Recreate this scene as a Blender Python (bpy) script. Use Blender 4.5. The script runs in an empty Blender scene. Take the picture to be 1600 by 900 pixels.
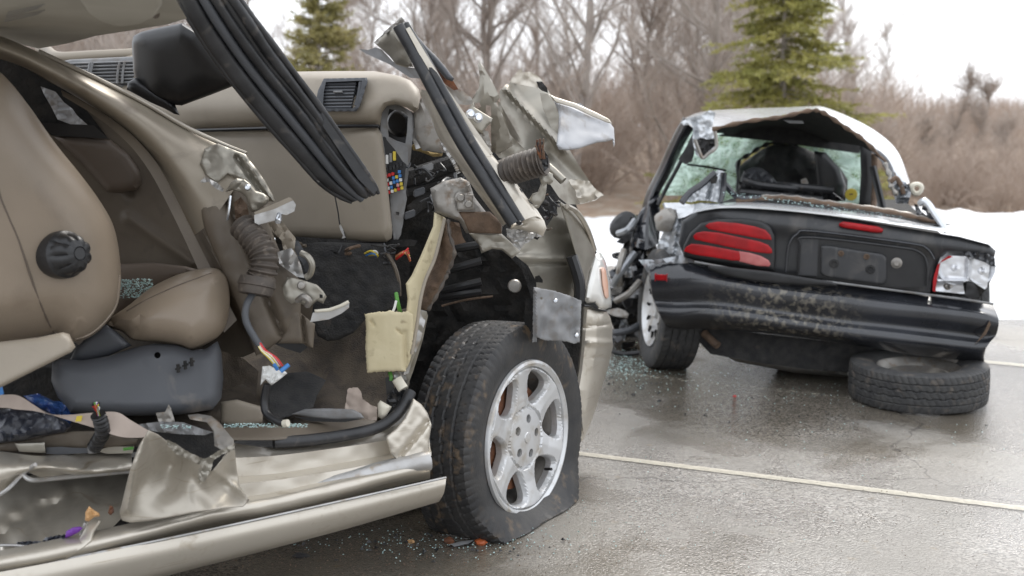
import bpy, bmesh, math, random
import numpy as np
from mathutils import Vector, Matrix, noise
from mathutils.geometry import delaunay_2d_cdt
random.seed(7)
C = bpy.context.scene.collection
S = bpy.context.scene
pi = math.pi
# ------------------------------------------------------------------ camera
FPX = 1700.0; CAMH = 1.28; PITCH = math.atan(250/1700.0)
cam = bpy.data.cameras.new('camera'); camo = bpy.data.objects.new('camera', cam); C.objects.link(camo)
camo.location = (0, 0, CAMH); camo.rotation_euler = (pi/2-PITCH, 0, 0)
cam.sensor_width = 36; cam.lens = 36*FPX/1600; cam.clip_end = 600; cam.clip_start = 0.05
cam.dof.use_dof = True; cam.dof.focus_distance = 3.35; cam.dof.aperture_fstop = 3.0
S.camera = camo
# ------------------------------------------------------------------ world, sun, exposure
w = bpy.data.worlds.new('World'); S.world = w; w.use_nodes = True
nt = w.node_tree; nt.nodes.clear()
out = nt.nodes.new('ShaderNodeOutputWorld'); bg = nt.nodes.new('ShaderNodeBackground')
sky = nt.nodes.new('ShaderNodeTexSky'); sky.sky_type = 'NISHITA'; sky.sun_disc = False
SUN_EL, SUN_AZ = math.radians(48), math.radians(25)
sky.sun_elevation = SUN_EL; sky.sun_rotation = SUN_AZ; sky.dust_density = 4; sky.air_density = 1
mix = nt.nodes.new('ShaderNodeMix'); mix.data_type = 'RGBA'
mix.inputs[0].default_value = 0.88
mix.inputs[7].default_value = (8.3, 8.6, 9.1, 1)      # even white overcast layer
nt.links.new(sky.outputs[0], mix.inputs[6]); nt.links.new(mix.outputs[2], bg.inputs[0])
bg.inputs[1].default_value = 0.115
nt.links.new(bg.outputs[0], out.inputs[0])
sl = bpy.data.lights.new('sun', 'SUN'); sl.energy = 1.3; sl.angle = math.radians(22); sl.color = (1, .96, .9)
so = bpy.data.objects.new('sun', sl); C.objects.link(so)
sd = Vector((math.sin(SUN_AZ)*math.cos(SUN_EL), math.cos(SUN_AZ)*math.cos(SUN_EL), math.sin(SUN_EL)))
so.rotation_euler = sd.to_track_quat('Z', 'Y').to_euler()
S.view_settings.view_transform = 'Standard'; S.view_settings.look = 'None'
S.view_settings.exposure = 0.8; S.view_settings.gamma = 1
# ------------------------------------------------------------------ materials
def M(name, c1, c2=None, rough=.5, metal=0, ns=6, bump=0, bs=60, dirt=None, coat=0, spec=.5, rvar=0, lo=.35, hi=.65, trans=0, streak=None, scr=0, bdist=.01, patch=None, spot=None):
    m = bpy.data.materials.new(name); m.use_nodes = True
    N = m.node_tree.nodes; L = m.node_tree.links; b = N['Principled BSDF']
    tc = N.new('ShaderNodeTexCoord'); co = tc.outputs['Object']
    def nz(scale, det=6, vec=None, dist=0):
        n = N.new('ShaderNodeTexNoise'); n.inputs['Scale'].default_value = scale; n.inputs['Detail'].default_value = det
        n.inputs['Distortion'].default_value = dist
        L.new(vec or co, n.inputs['Vector']); return n.outputs['Fac']
    def rmp(v, a, c):
        r = N.new('ShaderNodeMapRange'); r.inputs[1].default_value = a; r.inputs[2].default_value = c
        L.new(v, r.inputs[0]); return r.outputs[0]
    def mx(f, a, c):
        x = N.new('ShaderNodeMix'); x.data_type = 'RGBA'; L.new(f, x.inputs[0])
        for s_, k in ((a, 6), (c, 7)):
            if isinstance(s_, tuple): x.inputs[k].default_value = (*s_, 1)
            else: L.new(s_, x.inputs[k])
        return x.outputs[2]
    col = c1
    if c2: col = mx(rmp(nz(ns), lo, hi), c1, c2)
    rf = None
    if dirt:
        dc, a, c, ds = dirt
        f = rmp(nz(ds, 9, dist=.4), a, c)
        if spot:
            vd = N.new('ShaderNodeVectorMath'); vd.operation = 'DISTANCE'; L.new(co, vd.inputs[0]); vd.inputs[1].default_value = spot[0]
            g = N.new('ShaderNodeMath'); g.operation = 'MULTIPLY'; L.new(f, g.inputs[0]); L.new(rmp(vd.outputs['Value'], spot[1], spot[2]), g.inputs[1]); f = g.outputs[0]
        if patch:
            g = N.new('ShaderNodeMath'); g.operation = 'MULTIPLY'; L.new(f, g.inputs[0]); L.new(rmp(nz(patch[0], 3), patch[1], patch[2]), g.inputs[1]); f = g.outputs[0]
        col = mx(f, col, dc); rf = f
    if streak:
        dc, a, c, vs = streak
        mp = N.new('ShaderNodeMapping'); mp.inputs['Scale'].default_value = vs; L.new(co, mp.inputs[0])
        col = mx(rmp(nz(1, 8, mp.outputs[0]), a, c), col, dc)
    if isinstance(col, tuple): b.inputs['Base Color'].default_value = (*col, 1)
    else: L.new(col, b.inputs['Base Color'])
    b.inputs['Roughness'].default_value = rough; b.inputs['Metallic'].default_value = metal
    if rvar:
        r = N.new('ShaderNodeMapRange'); r.inputs[1].default_value = .3; r.inputs[2].default_value = .7
        r.inputs[3].default_value = max(0.02, rough-rvar); r.inputs[4].default_value = min(1, rough+rvar)
        L.new(nz(ns*1.7, 8), r.inputs[0]); L.new(r.outputs[0], b.inputs['Roughness'])
    if rf is not None and metal > 0:
        k = N.new('ShaderNodeMapRange'); k.inputs[3].default_value = metal; k.inputs[4].default_value = metal*.2
        L.new(rf, k.inputs[0]); L.new(k.outputs[0], b.inputs['Metallic'])
    b.inputs['Coat Weight'].default_value = coat; b.inputs['Coat Roughness'].default_value = .12
    b.inputs['Specular IOR Level'].default_value = spec
    b.inputs['Transmission Weight'].default_value = trans
    if bump:
        bp = N.new('ShaderNodeBump'); bp.inputs['Strength'].default_value = bump; bp.inputs['Distance'].default_value = bdist
        L.new(nz(bs, 8), bp.inputs['Height']); L.new(bp.outputs[0], b.inputs['Normal'])
    return m
mt = {}
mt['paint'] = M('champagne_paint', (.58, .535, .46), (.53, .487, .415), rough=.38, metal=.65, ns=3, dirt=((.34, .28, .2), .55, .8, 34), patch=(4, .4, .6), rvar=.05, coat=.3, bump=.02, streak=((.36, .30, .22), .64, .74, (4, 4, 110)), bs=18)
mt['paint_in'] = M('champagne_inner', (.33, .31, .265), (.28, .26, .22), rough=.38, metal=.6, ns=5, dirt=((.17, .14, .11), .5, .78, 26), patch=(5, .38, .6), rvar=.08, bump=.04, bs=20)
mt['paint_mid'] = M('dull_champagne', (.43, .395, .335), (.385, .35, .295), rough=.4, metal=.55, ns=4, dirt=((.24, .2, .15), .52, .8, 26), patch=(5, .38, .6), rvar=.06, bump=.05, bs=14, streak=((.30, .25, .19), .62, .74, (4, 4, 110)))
mt['frame'] = M('beige_frame', (.34, .30, .24), (.30, .26, .205), rough=.4, metal=.25, ns=4, dirt=((.17, .14, .11), .55, .8, 16), rvar=.05, bump=.04, bs=20)
mt['bare'] = M('bare_steel', (.47, .465, .455), (.38, .37, .355), rough=.42, metal=.7, ns=20, dirt=((.3, .24, .17), .56, .75, 30), rvar=.1, bump=.08, bs=60)
mt['dirtysteel'] = M('dirty_steel', (.36, .34, .31), (.25, .235, .215), rough=.45, metal=.6, ns=12, dirt=((.2, .14, .09), .56, .75, 30), rvar=.1, bump=.12, bs=70)
mt['primer'] = M('grey_primer', (.42, .425, .44), (.36, .365, .38), rough=.5, ns=14, dirt=((.2, .17, .14), .55, .8, 20))
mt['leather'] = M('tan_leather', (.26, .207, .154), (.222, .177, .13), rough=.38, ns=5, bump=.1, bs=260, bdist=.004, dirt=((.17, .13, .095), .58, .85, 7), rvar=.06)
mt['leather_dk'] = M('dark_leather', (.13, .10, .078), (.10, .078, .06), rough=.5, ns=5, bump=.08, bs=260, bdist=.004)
mt['dash'] = M('dash_vinyl', (.30, .258, .203), (.262, .225, .175), rough=.5, ns=4, bump=.12, bs=400, bdist=.002, dirt=((.2, .17, .14), .6, .85, 9))
mt['trim'] = M('tan_trim', (.14, .114, .085), (.105, .084, .063), rough=.55, ns=5, bump=.1, bs=200, bdist=.004, dirt=((.08, .065, .05), .55, .75, 11))
mt['headliner'] = M('headliner_cloth', (.43, .41, .355), (.37, .35, .3), rough=.9, ns=5, bump=.2, bs=500, bdist=.002)
mt['floor'] = M('floor_carpet', (.12, .096, .07), (.075, .06, .046), rough=.9, ns=12, bump=.6, bs=220, dirt=((.05, .04, .035), .5, .7, 16))
mt['grey'] = M('grey_plastic', (.075, .079, .087), (.06, .063, .07), rough=.5, ns=5, bump=.08, bs=500, bdist=.002, dirt=((.17, .15, .13), .62, .85, 12))
mt['greylt'] = M('light_grey_plastic', (.24, .24, .24), (.16, .162, .165), rough=.45, ns=12, dirt=((.12, .1, .08), .5, .8, 20))
mt['black'] = M('black_plastic', (.011, .011, .012), (.019, .019, .02), rough=.36, ns=10, bump=.1, bs=300, bdist=.002)
mt['void'] = M('dark_hollow_felt', (.012, .012, .012), (.03, .027, .024), rough=.9, ns=22, bump=.6, bs=90)  # near-black: real dark linings, and darkness painted into hollows
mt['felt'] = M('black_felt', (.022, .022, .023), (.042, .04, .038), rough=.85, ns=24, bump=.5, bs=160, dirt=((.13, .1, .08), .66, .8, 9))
mt['seal'] = M('rubber_seal', (.017, .0175, .019), (.036, .036, .038), rough=.4, ns=14, dirt=((.15, .13, .11), .6, .85, 24), bump=.08, bs=120)
mt['bellows'] = M('bellows_rubber', (.085, .068, .054), (.055, .045, .037), rough=.6, ns=30, dirt=((.2, .165, .13), .58, .8, 50))
mt['tyre'] = M('tyre_rubber', (.022, .022, .023), (.04, .038, .036), rough=.55, ns=16, dirt=((.17, .12, .075), .52, .7, 26), patch=(5, .44, .6), bump=.25, bs=120, bdist=.004)
mt['tyre2'] = M('dusty_tyre', (.035, .035, .036), (.055, .054, .052), rough=.65, ns=16, dirt=((.15, .125, .1), .56, .8, 18), bump=.25, bs=120, bdist=.004)
mt['alloy'] = M('alloy', (.66, .665, .67), (.58, .58, .575), rough=.36, metal=.55, ns=9, dirt=((.33, .28, .21), .5, .8, 16), rvar=.06)
mt['rust'] = M('rust', (.20, .075, .03), (.09, .04, .025), rough=.8, ns=30, bump=.4, bs=120)
mt['foam'] = M('yellow_foam', (.58, .51, .34), (.50, .43, .27), rough=.85, ns=9, dirt=((.22, .17, .1), .58, .76, 24), bump=.1, bs=200, bdist=.003)
mt['brown'] = M('brown_backing', (.16, .105, .07), (.09, .06, .04), rough=.8, ns=25, bump=.5, bs=90)
mt['insul'] = M('insulation', (.5, .38, .17), (.3, .22, .1), rough=.9, ns=30, bump=.6, bs=90)
mt['bpaint'] = M('black_paint', (.016, .017, .021), (.025, .027, .033), rough=.2, ns=6, coat=.6, rvar=.07, dirt=((.09, .08, .068), .62, .9, 7), bump=.05, bs=8)
mt['bumper'] = M('black_bumper', (.014, .015, .018), (.028, .03, .036), rough=.2, ns=5, coat=.6, rvar=.08, dirt=((.19, .17, .135), .48, .66, 34), spot=((-.18, -.98, .38), .42, .12), bump=.03, bs=6)
mt['trunk'] = M('dusty_black_paint', (.022, .023, .025), (.032, .033, .036), rough=.38, ns=6, coat=.2, dirt=((.12, .11, .10), .55, .9, 9), streak=((.11, .105, .1), .6, .85, (30, 30, 2.5)))
mt['roofw'] = M('pale_sky_sheen', (.72, .74, .76), (.58, .6, .62), rough=.22, metal=.35, ns=7, coat=.5, bump=.15, bs=9)  # whitish base; black roof and boot carry the sky's reflection in their colour
mt['quarter'] = M('scraped_quarter', (.42, .44, .46), (.22, .23, .245), rough=.3, metal=.55, ns=4, dirt=((.16, .12, .08), .58, .75, 12), bump=.1, bs=20)
mt['red'] = M('red_lens', (.40, .006, .010), (.28, .005, .008), rough=.32, ns=16, spec=.3, coat=.15)
mt['redpale'] = M('pale_red_lens', (.5, .16, .15), (.42, .1, .1), rough=.3, ns=16, coat=.15)
mt['amber'] = M('amber_lens', (.72, .42, .30), (.75, .52, .42), rough=.2, ns=9, coat=.6)
mt['clear'] = M('headlamp_glass', (.85, .84, .8), (.72, .7, .65), rough=.12, ns=9, coat=.8, metal=.2)
mt['refl'] = M('lamp_reflector', (.8, .81, .83), (.74, .75, .77), rough=.3, metal=.6, ns=6)
mt['crazed'] = None
mt['snow'] = M('snow', (.84, .845, .855), (.66, .67, .69), rough=.7, ns=3.2, bump=.7, bs=6, bdist=.08, dirt=((.45, .43, .4), .60, .8, 5))
mt['bark'] = M('grey_bark', (.26, .225, .2), (.40, .355, .315), rough=.9, ns=4)
mt['twig'] = M('brown_twig', (.35, .28, .23), (.52, .43, .365), rough=.85, ns=.6)
mt['twig2'] = M('grey_twig', (.38, .33, .29), (.52, .455, .405), rough=.85, ns=.6)
mt['needle'] = M('spruce_needle', (.21, .21, .05), (.40, .36, .10), rough=.7, ns=2.2)
mt['needle2'] = M('cedar_needle', (.24, .22, .07), (.36, .31, .12), rough=.75, ns=2.2)
mt['litter'] = M('leaf_litter', (.28, .205, .15), (.38, .29, .22), rough=.95, ns=2, bump=.8, bs=14, bdist=.05, dirt=((.42, .38, .32), .5, .7, 5))
mt['bluebag'] = M('blue_plastic', (.03, .06, .22), (.05, .12, .3), rough=.25, ns=30, bump=.4, bs=50)
mt['darkbag'] = M('dark_plastic_bag', (.03, .033, .045), (.16, .17, .19), rough=.3, ns=14, bump=.5, bs=30, lo=.5, hi=.7)
mt['strap'] = M('pinkish_fabric', (.43, .355, .30), (.38, .31, .262), rough=.7, ns=16, bump=.1, bs=500, bdist=.002)
for n_, c_ in dict(wred=(.55, .02, .02), wyel=(.62, .48, .05), wblu=(.05, .2, .5), wgrn=(.10, .30, .06), wpnk=(.6, .3, .3), wwht=(.7, .7, .68), worg=(.42, .10, .03), purple=(.14, .03, .28), leaf=(.52, .3, .13), cream=(.62, .58, .48)).items():
    mt[n_] = M(n_, c_, rough=.45)
mt['bolt'] = M('zinc_bolt', (.75, .77, .8), (.5, .52, .55), rough=.25, metal=.9, ns=60)
def glass_mat(name, tint, mixf, ns):
    m = bpy.data.materials.new(name); m.use_nodes = True
    N = m.node_tree.nodes; L = m.node_tree.links; N.clear()
    o = N.new('ShaderNodeOutputMaterial'); tc = N.new('ShaderNodeTexCoord')
    v = N.new('ShaderNodeTexVoronoi'); v.feature = 'DISTANCE_TO_EDGE'; v.inputs['Scale'].default_value = ns
    L.new(tc.outputs['Object'], v.inputs['Vector'])
    n = N.new('ShaderNodeTexNoise'); n.inputs['Scale'].default_value = 7; n.inputs['Detail'].default_value = 8; n.inputs['Distortion'].default_value = 2.2
    L.new(tc.outputs['Object'], n.inputs['Vector'])
    r = N.new('ShaderNodeMapRange'); r.inputs[1].default_value = .0; r.inputs[2].default_value = .12; r.inputs[3].default_value = 1; r.inputs[4].default_value = 0
    L.new(v.outputs[0], r.inputs[0])
    r2 = N.new('ShaderNodeMapRange'); r2.inputs[1].default_value = .38; r2.inputs[2].default_value = .62; r2.inputs[3].default_value = mixf[0]; r2.inputs[4].default_value = mixf[1]
    L.new(n.outputs['Fac'], r2.inputs[0])
    ad = N.new('ShaderNodeMath'); ad.operation = 'MAXIMUM'; L.new(r.outputs[0], ad.inputs[0]); L.new(r2.outputs[0], ad.inputs[1])
    mlt = N.new('ShaderNodeMath'); mlt.operation = 'MULTIPLY'; L.new(r.outputs[0], mlt.inputs[0]); mlt.inputs[1].default_value = .85; L.new(mlt.outputs[0], ad.inputs[0])
    d = N.new('ShaderNodeBsdfDiffuse'); d.inputs[0].default_value = (*tint, 1)
    t = N.new('ShaderNodeBsdfTranslucent'); t.inputs[0].default_value = (*tint, 1)
    g = N.new('ShaderNodeBsdfGlossy'); g.inputs['Roughness'].default_value = .15; g.inputs[0].default_value = (.8, .9, .85, 1)
    tr = N.new('ShaderNodeBsdfTransparent'); tr.inputs[0].default_value = (.75, .9, .82, 1)
    m1 = N.new('ShaderNodeMixShader'); m1.inputs[0].default_value = .6; L.new(d.outputs[0], m1.inputs[1]); L.new(t.outputs[0], m1.inputs[2])
    m2 = N.new('ShaderNodeMixShader'); m2.inputs[0].default_value = .12; L.new(m1.outputs[0], m2.inputs[1]); L.new(g.outputs[0], m2.inputs[2])
    m3 = N.new('ShaderNodeMixShader'); L.new(ad.outputs[0], m3.inputs[0]); L.new(tr.outputs[0], m3.inputs[1]); L.new(m2.outputs[0], m3.inputs[2])
    L.new(m3.outputs[0], o.inputs[0]); return m
mt['crazed'] = glass_mat('crazed_glass', (.82, .95, .88), (.0, .95), 45)
mt['chips'] = M('glass_chips', (.30, .46, .44), (.52, .66, .64), rough=.12, ns=90, coat=.5)
# asphalt
def asphalt():
    m = bpy.data.materials.new('wet_asphalt'); m.use_nodes = True
    N = m.node_tree.nodes; L = m.node_tree.links; b = N['Principled BSDF']; tc = N.new('ShaderNodeTexCoord'); co = tc.outputs['Object']
    def nz(s, d=6, dist=0):
        n = N.new('ShaderNodeTexNoise'); n.inputs['Scale'].default_value = s; n.inputs['Detail'].default_value = d; n.inputs['Distortion'].default_value = dist
        L.new(co, n.inputs['Vector']); return n.outputs['Fac']
    def rmp(v, a, c, x=0, y=1):
        r = N.new('ShaderNodeMapRange'); r.inputs[1].default_value = a; r.inputs[2].default_value = c; r.inputs[3].default_value = x; r.inputs[4].default_value = y
        L.new(v, r.inputs[0]); return r.outputs[0]
    def mx(f, a, c):
        x = N.new('ShaderNodeMix'); x.data_type = 'RGBA'; L.new(f, x.inputs[0])
        for s_, k in ((a, 6), (c, 7)):
            if isinstance(s_, tuple): x.inputs[k].default_value = (*s_, 1)
            else: L.new(s_, x.inputs[k])
        return x.outputs[2]
    vo = N.new('ShaderNodeTexVoronoi'); vo.inputs['Scale'].default_value = 130; L.new(co, vo.inputs['Vector'])
    sep = N.new('ShaderNodeSeparateColor'); L.new(vo.outputs['Color'], sep.inputs[0])
    stones = mx(sep.outputs[0], (.085, .08, .073), (.36, .335, .305))
    bright = rmp(sep.outputs[1], .90, .97)
    stones = mx(bright, stones, (.36, .35, .33))
    big = rmp(nz(1.3, 5, .5), .38, .62)
    col = mx(big, stones, (.18, .168, .15))
    warm = rmp(nz(.5, 4), .45, .7)
    col2 = mx(warm, col, (.22, .2, .168))
    col3 = mx(rmp(nz(22, 8), .62, .75), col2, (.2, .17, .13))
    # melt water in patches, darkened also for shade under the cars; hairline cracks
    def mt_(op, a, c):
        m_ = N.new('ShaderNodeMath'); m_.operation = op
        for k_, s_ in enumerate((a, c)):
            if isinstance(s_, (int, float)): m_.inputs[k_].default_value = s_
            else: L.new(s_, m_.inputs[k_])
        return m_.outputs[0]
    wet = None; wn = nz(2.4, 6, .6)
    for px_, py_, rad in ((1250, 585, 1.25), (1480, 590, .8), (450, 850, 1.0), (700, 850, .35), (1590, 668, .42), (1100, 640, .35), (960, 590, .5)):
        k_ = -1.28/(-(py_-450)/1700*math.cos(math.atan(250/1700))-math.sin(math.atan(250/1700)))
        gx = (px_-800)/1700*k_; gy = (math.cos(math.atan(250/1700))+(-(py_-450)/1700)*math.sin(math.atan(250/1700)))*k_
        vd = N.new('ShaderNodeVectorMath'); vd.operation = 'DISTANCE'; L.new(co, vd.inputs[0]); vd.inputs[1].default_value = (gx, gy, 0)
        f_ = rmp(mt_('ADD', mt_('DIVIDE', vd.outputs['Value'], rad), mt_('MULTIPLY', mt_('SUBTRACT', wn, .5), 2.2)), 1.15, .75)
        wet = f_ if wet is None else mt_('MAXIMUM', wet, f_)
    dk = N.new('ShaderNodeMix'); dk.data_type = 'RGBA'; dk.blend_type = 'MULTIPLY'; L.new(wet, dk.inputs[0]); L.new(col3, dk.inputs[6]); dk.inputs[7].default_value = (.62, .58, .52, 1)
    cv_ = N.new('ShaderNodeTexVoronoi'); cv_.feature = 'DISTANCE_TO_EDGE'; cv_.inputs['Scale'].default_value = .42
    wv = N.new('ShaderNodeTexNoise'); wv.inputs['Scale'].default_value = 2.5; wv.inputs['Detail'].default_value = 8; L.new(co, wv.inputs['Vector'])
    av = N.new('ShaderNodeVectorMath'); av.operation = 'MULTIPLY_ADD'; L.new(wv.outputs['Color'], av.inputs[0]); av.inputs[1].default_value = (.5, .5, 0); L.new(co, av.inputs[2]); L.new(av.outputs[0], cv_.inputs['Vector'])
    crk = mx(rmp(cv_.outputs[0], .0, .0035, .75, 0), dk.outputs[2], (.045, .04, .036))
    L.new(crk, b.inputs['Base Color'])
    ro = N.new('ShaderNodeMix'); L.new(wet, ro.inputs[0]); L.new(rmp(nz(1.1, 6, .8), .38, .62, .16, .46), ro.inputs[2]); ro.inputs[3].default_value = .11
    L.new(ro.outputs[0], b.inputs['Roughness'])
    b.inputs['Specular IOR Level'].default_value = .6
    bp = N.new('ShaderNodeBump'); bp.inputs['Strength'].default_value = .3; bp.inputs['Distance'].default_value = .005
    h = N.new('ShaderNodeMath'); h.operation = 'ADD'; L.new(rmp(vo.outputs['Distance'], 0, .9, 1, 0), h.inputs[0]); L.new(rmp(nz(190, 4), .3, .7, 0, .5), h.inputs[1])
    L.new(h.outputs[0], bp.inputs['Height'])
    bp2 = N.new('ShaderNodeBump'); bp2.inputs['Strength'].default_value = .15; bp2.inputs['Distance'].default_value = .02
    L.new(nz(4, 5), bp2.inputs['Height']); L.new(bp.outputs[0], bp2.inputs['Normal']); L.new(bp2.outputs[0], b.inputs['Normal'])
    return m
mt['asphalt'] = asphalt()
def linepaint():
    m = bpy.data.materials.new('worn_line_paint'); m.use_nodes = True
    N = m.node_tree.nodes; L = m.node_tree.links; b = N['Principled BSDF']; tc = N.new('ShaderNodeTexCoord')
    n = N.new('ShaderNodeTexNoise'); n.inputs['Scale'].default_value = 42; n.inputs['Detail'].default_value = 9; L.new(tc.outputs['Object'], n.inputs['Vector'])
    r = N.new('ShaderNodeMapRange'); r.inputs[1].default_value = .40; r.inputs[2].default_value = .54; L.new(n.outputs['Fac'], r.inputs[0])
    b.inputs['Base Color'].default_value = (.58, .54, .44, 1); b.inputs['Roughness'].default_value = .5
    r.inputs[3].default_value = .72; r.inputs[4].default_value = .6
    L.new(r.outputs[0], b.inputs['Alpha']); return m
mt['line'] = linepaint()
mt['faint'] = linepaint(); mt['faint'].name = 'faded_line_paint'
for n_ in mt['faint'].node_tree.nodes:
    if n_.type == 'MAP_RANGE': n_.inputs[3].default_value = .4; n_.inputs[4].default_value = .05
# ------------------------------------------------------------------ projection helpers: a ray of the photo met with a real distance / plane
cp, sp_ = math.cos(PITCH), math.sin(PITCH)
def ray(px, py):
    x = (px-800)/FPX; y = -(py-450)/FPX
    return Vector((x, cp+y*sp_, y*cp-sp_))
def P(px, py, d):            # d = distance along world Y
    r = ray(px, py); t = d/r.y
    return Vector((r.x*t, d, CAMH+r.z*t))
def G(px, py, z=0.0):        # on a level plane
    r = ray(px, py); t = (z-CAMH)/r.z
    return Vector((r.x*t, r.y*t, z))
def inv(a, b):               # planar depth between two columns
    (xa, da), (xb, db) = a, b
    return lambda x, y: 1/((1/da)+((1/db)-(1/da))*(x-xa)/(xb-xa))
def tps(ctrl):               # smooth depth surface through control points (x,y,d), in inverse depth so planes stay planes
    c = np.array(ctrl, float); n = len(c)
    if n == 1: return lambda x, y: c[0, 2]
    xy = c[:, :2]/100.0; v = 1/c[:, 2]
    if n < 4:
        A = np.hstack([xy, np.ones((n, 1))]); sol = np.linalg.lstsq(A, v, rcond=None)[0]
        return lambda x, y: 1/float(np.dot([x/100, y/100, 1], sol))
    d = np.linalg.norm(xy[:, None]-xy[None], axis=2)
    K = np.where(d > 0, d*d*np.log(np.maximum(d, 1e-9)), 0)
    A = np.zeros((n+3, n+3)); A[:n, :n] = K+np.eye(n)*1e-4; A[:n, n] = 1; A[:n, n+1:] = xy; A[n, :n] = 1; A[n+1:, :n] = xy.T
    s = np.linalg.lstsq(A, np.concatenate([v, [0, 0, 0]]), rcond=None)[0]
    def f(x, y):
        q = np.array([x/100, y/100]); r = np.linalg.norm(xy-q, axis=1)
        k = np.where(r > 0, r*r*np.log(np.maximum(r, 1e-9)), 0)
        return 1/float(np.dot(k, s[:n])+s[n]+np.dot(q, s[n+1:]))
    return f
def depthfn(d):
    if callable(d): return d
    if isinstance(d, (int, float)): return lambda x, y: d
    return tps(d)
# ------------------------------------------------------------------ object helpers
def wloc(o):
    v = Vector((0, 0, 0))
    while o: v += o.location; o = o.parent
    return v
def obj(name, me, mat, parent=None, label=None, kind=None, smooth=True, ang=40):
    o = bpy.data.objects.new(name, me); C.objects.link(o)
    if mat is not None and not me.materials: me.materials.append(mt[mat] if isinstance(mat, str) else mat)
    if parent:
        off = wloc(parent); me.transform(Matrix.Translation(-off)); o.parent = parent
    if smooth:
        me.shade_smooth(); me.set_sharp_from_angle(angle=math.radians(ang))
    if label: o['label'] = label
    if kind: o['kind'] = kind
    return o
def thing(name, label, cat, loc=(0, 0, 0), group=None):
    o = bpy.data.objects.new(name, None); C.objects.link(o); o.location = loc; o.empty_display_size = .1
    o['label'] = label; o['category'] = cat
    if group: o['group'] = group
    return o
def tag(o, label, cat, group=None):
    o['label'] = label; o['category'] = cat
    if group: o['group'] = group
    return o
def mesh(verts, faces, name='m'):
    me = bpy.data.meshes.new(name); me.from_pydata([tuple(v) for v in verts], [], faces); me.update(); return me
def smooth_line(pts, n, closed=False):        # Catmull-Rom
    p = [Vector(q) for q in pts]; m = len(p)
    if m == 2 and not closed: return [p[0].lerp(p[1], i/(n-1)) for i in range(n)]
    outp = []
    segs = m if closed else m-1
    for i in range(n):
        t = i/(n if closed else n-1)*segs; k = min(int(t), segs-1); t -= k
        g = (lambda j: p[j % m]) if closed else (lambda j: p[max(0, min(m-1, j))])
        a, b, c, d = g(k-1), g(k), g(k+1), g(k+2)
        outp.append(.5*((2*b)+(c-a)*t+(2*a-5*b+4*c-d)*t*t+(3*b-a-3*c+d)*t**3))
    return outp
def in_poly(P2, x, y):
    c = False; j = len(P2)-1
    for i in range(len(P2)):
        xi, yi = P2[i]; xj, yj = P2[j]
        if (yi > y) != (yj > y) and x < (xj-xi)*(y-yi)/(yj-yi+1e-12)+xi: c = not c
        j = i
    return c
def seg_d(x, y, a, b):
    ax, ay = a; bx, by = b; dx, dy = bx-ax, by-ay; l = dx*dx+dy*dy+1e-12
    t = max(0, min(1, ((x-ax)*dx+(y-ay)*dy)/l)); return math.hypot(x-ax-t*dx, y-ay-t*dy)
def densify(pl, step):
    o = []
    for i in range(len(pl)):
        a, b = pl[i], pl[(i+1) % len(pl)]; n = max(1, int(math.hypot(b[0]-a[0], b[1]-a[1])/step))
        for k in range(n): o.append((a[0]+(b[0]-a[0])*k/n, a[1]+(b[1]-a[1])*k/n))
    return o
def cdt(outline, holes, step, rings=()):
    loops = [densify(outline, step)]+[densify(h, step) for h in holes]
    vs, es = [], []
    for lp in loops:
        b = len(vs); n = len(lp); vs += lp; es += [(b+i, b+(i+1) % n) for i in range(n)]
    A = np.array([p for lp in loops for p in lp]); B = np.array([lp[(i+1) % len(lp)] for lp in loops for i in range(len(lp))])
    def bd(x, y):
        q = np.array([x, y]); d = B-A; t = np.clip(((q-A)*d).sum(1)/((d*d).sum(1)+1e-12), 0, 1)
        return float(np.sqrt((((A+d*t[:, None])-q)**2).sum(1)).min())
    xs = [p[0] for p in loops[0]]; ys = [p[1] for p in loops[0]]
    lp = loops[0]; ar = sum(lp[i][0]*lp[(i+1) % len(lp)][1]-lp[(i+1) % len(lp)][0]*lp[i][1] for i in range(len(lp))); sg = 1 if ar > 0 else -1
    clear = step*.45
    for rg in rings:          # inward loops that follow the edge, so rounded edges come out clean
        for i in range(len(lp)):
            a, b = lp[i-1], lp[(i+1) % len(lp)]; dx, dy = b[0]-a[0], b[1]-a[1]; l = math.hypot(dx, dy)+1e-9
            q = (lp[i][0]-sg*dy/l*rg, lp[i][1]+sg*dx/l*rg)
            if in_poly(lp, *q) and not any(in_poly(h, *q) for h in loops[1:]) and bd(*q) > .9*rg: vs.append(q)
        clear = max(clear, rg+step*.4)
    y = min(ys)+step*.5; r = 0
    while y < max(ys):
        x = min(xs)+(step*.5 if r % 2 else step*.1)
        while x < max(xs):
            if in_poly(loops[0], x, y) and not any(in_poly(h, x, y) for h in loops[1:]) and bd(x, y) > clear: vs.append((x, y))
            x += step
        y += step*.87; r += 1
    ov, oe, of, *_ = delaunay_2d_cdt([Vector(v) for v in vs], es, [], 1, 1e-5)
    fs = []
    for f in of:
        cx = sum(ov[i].x for i in f)/3; cy = sum(ov[i].y for i in f)/3
        if any(in_poly(h, cx, cy) for h in loops[1:]) or not in_poly(loops[0], cx, cy): continue
        fs.append(list(f))
    ov = [(v.x, v.y) for v in ov]
    return ov, fs, [bd(x, y) for x, y in ov]
def solid2d(ov, fs, front, back):
    # front/back : lists of world points
    n = len(ov); V = front+back; F = []; cnt = {}
    for f in fs:
        a, b, c = f
        F.append((c, b, a)); F.append((a+n, b+n, c+n))
        for i, j in ((a, b), (b, c), (c, a)): cnt[(i, j)] = 1
    for (i, j) in list(cnt):
        if (j, i) not in cnt: F.append((i, j, j+n, i+n))
    me = mesh(V, F); bm = bmesh.new(); bm.from_mesh(me); bmesh.ops.recalc_face_normals(bm, faces=bm.faces); bm.to_mesh(me); bm.free()
    return me
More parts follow.
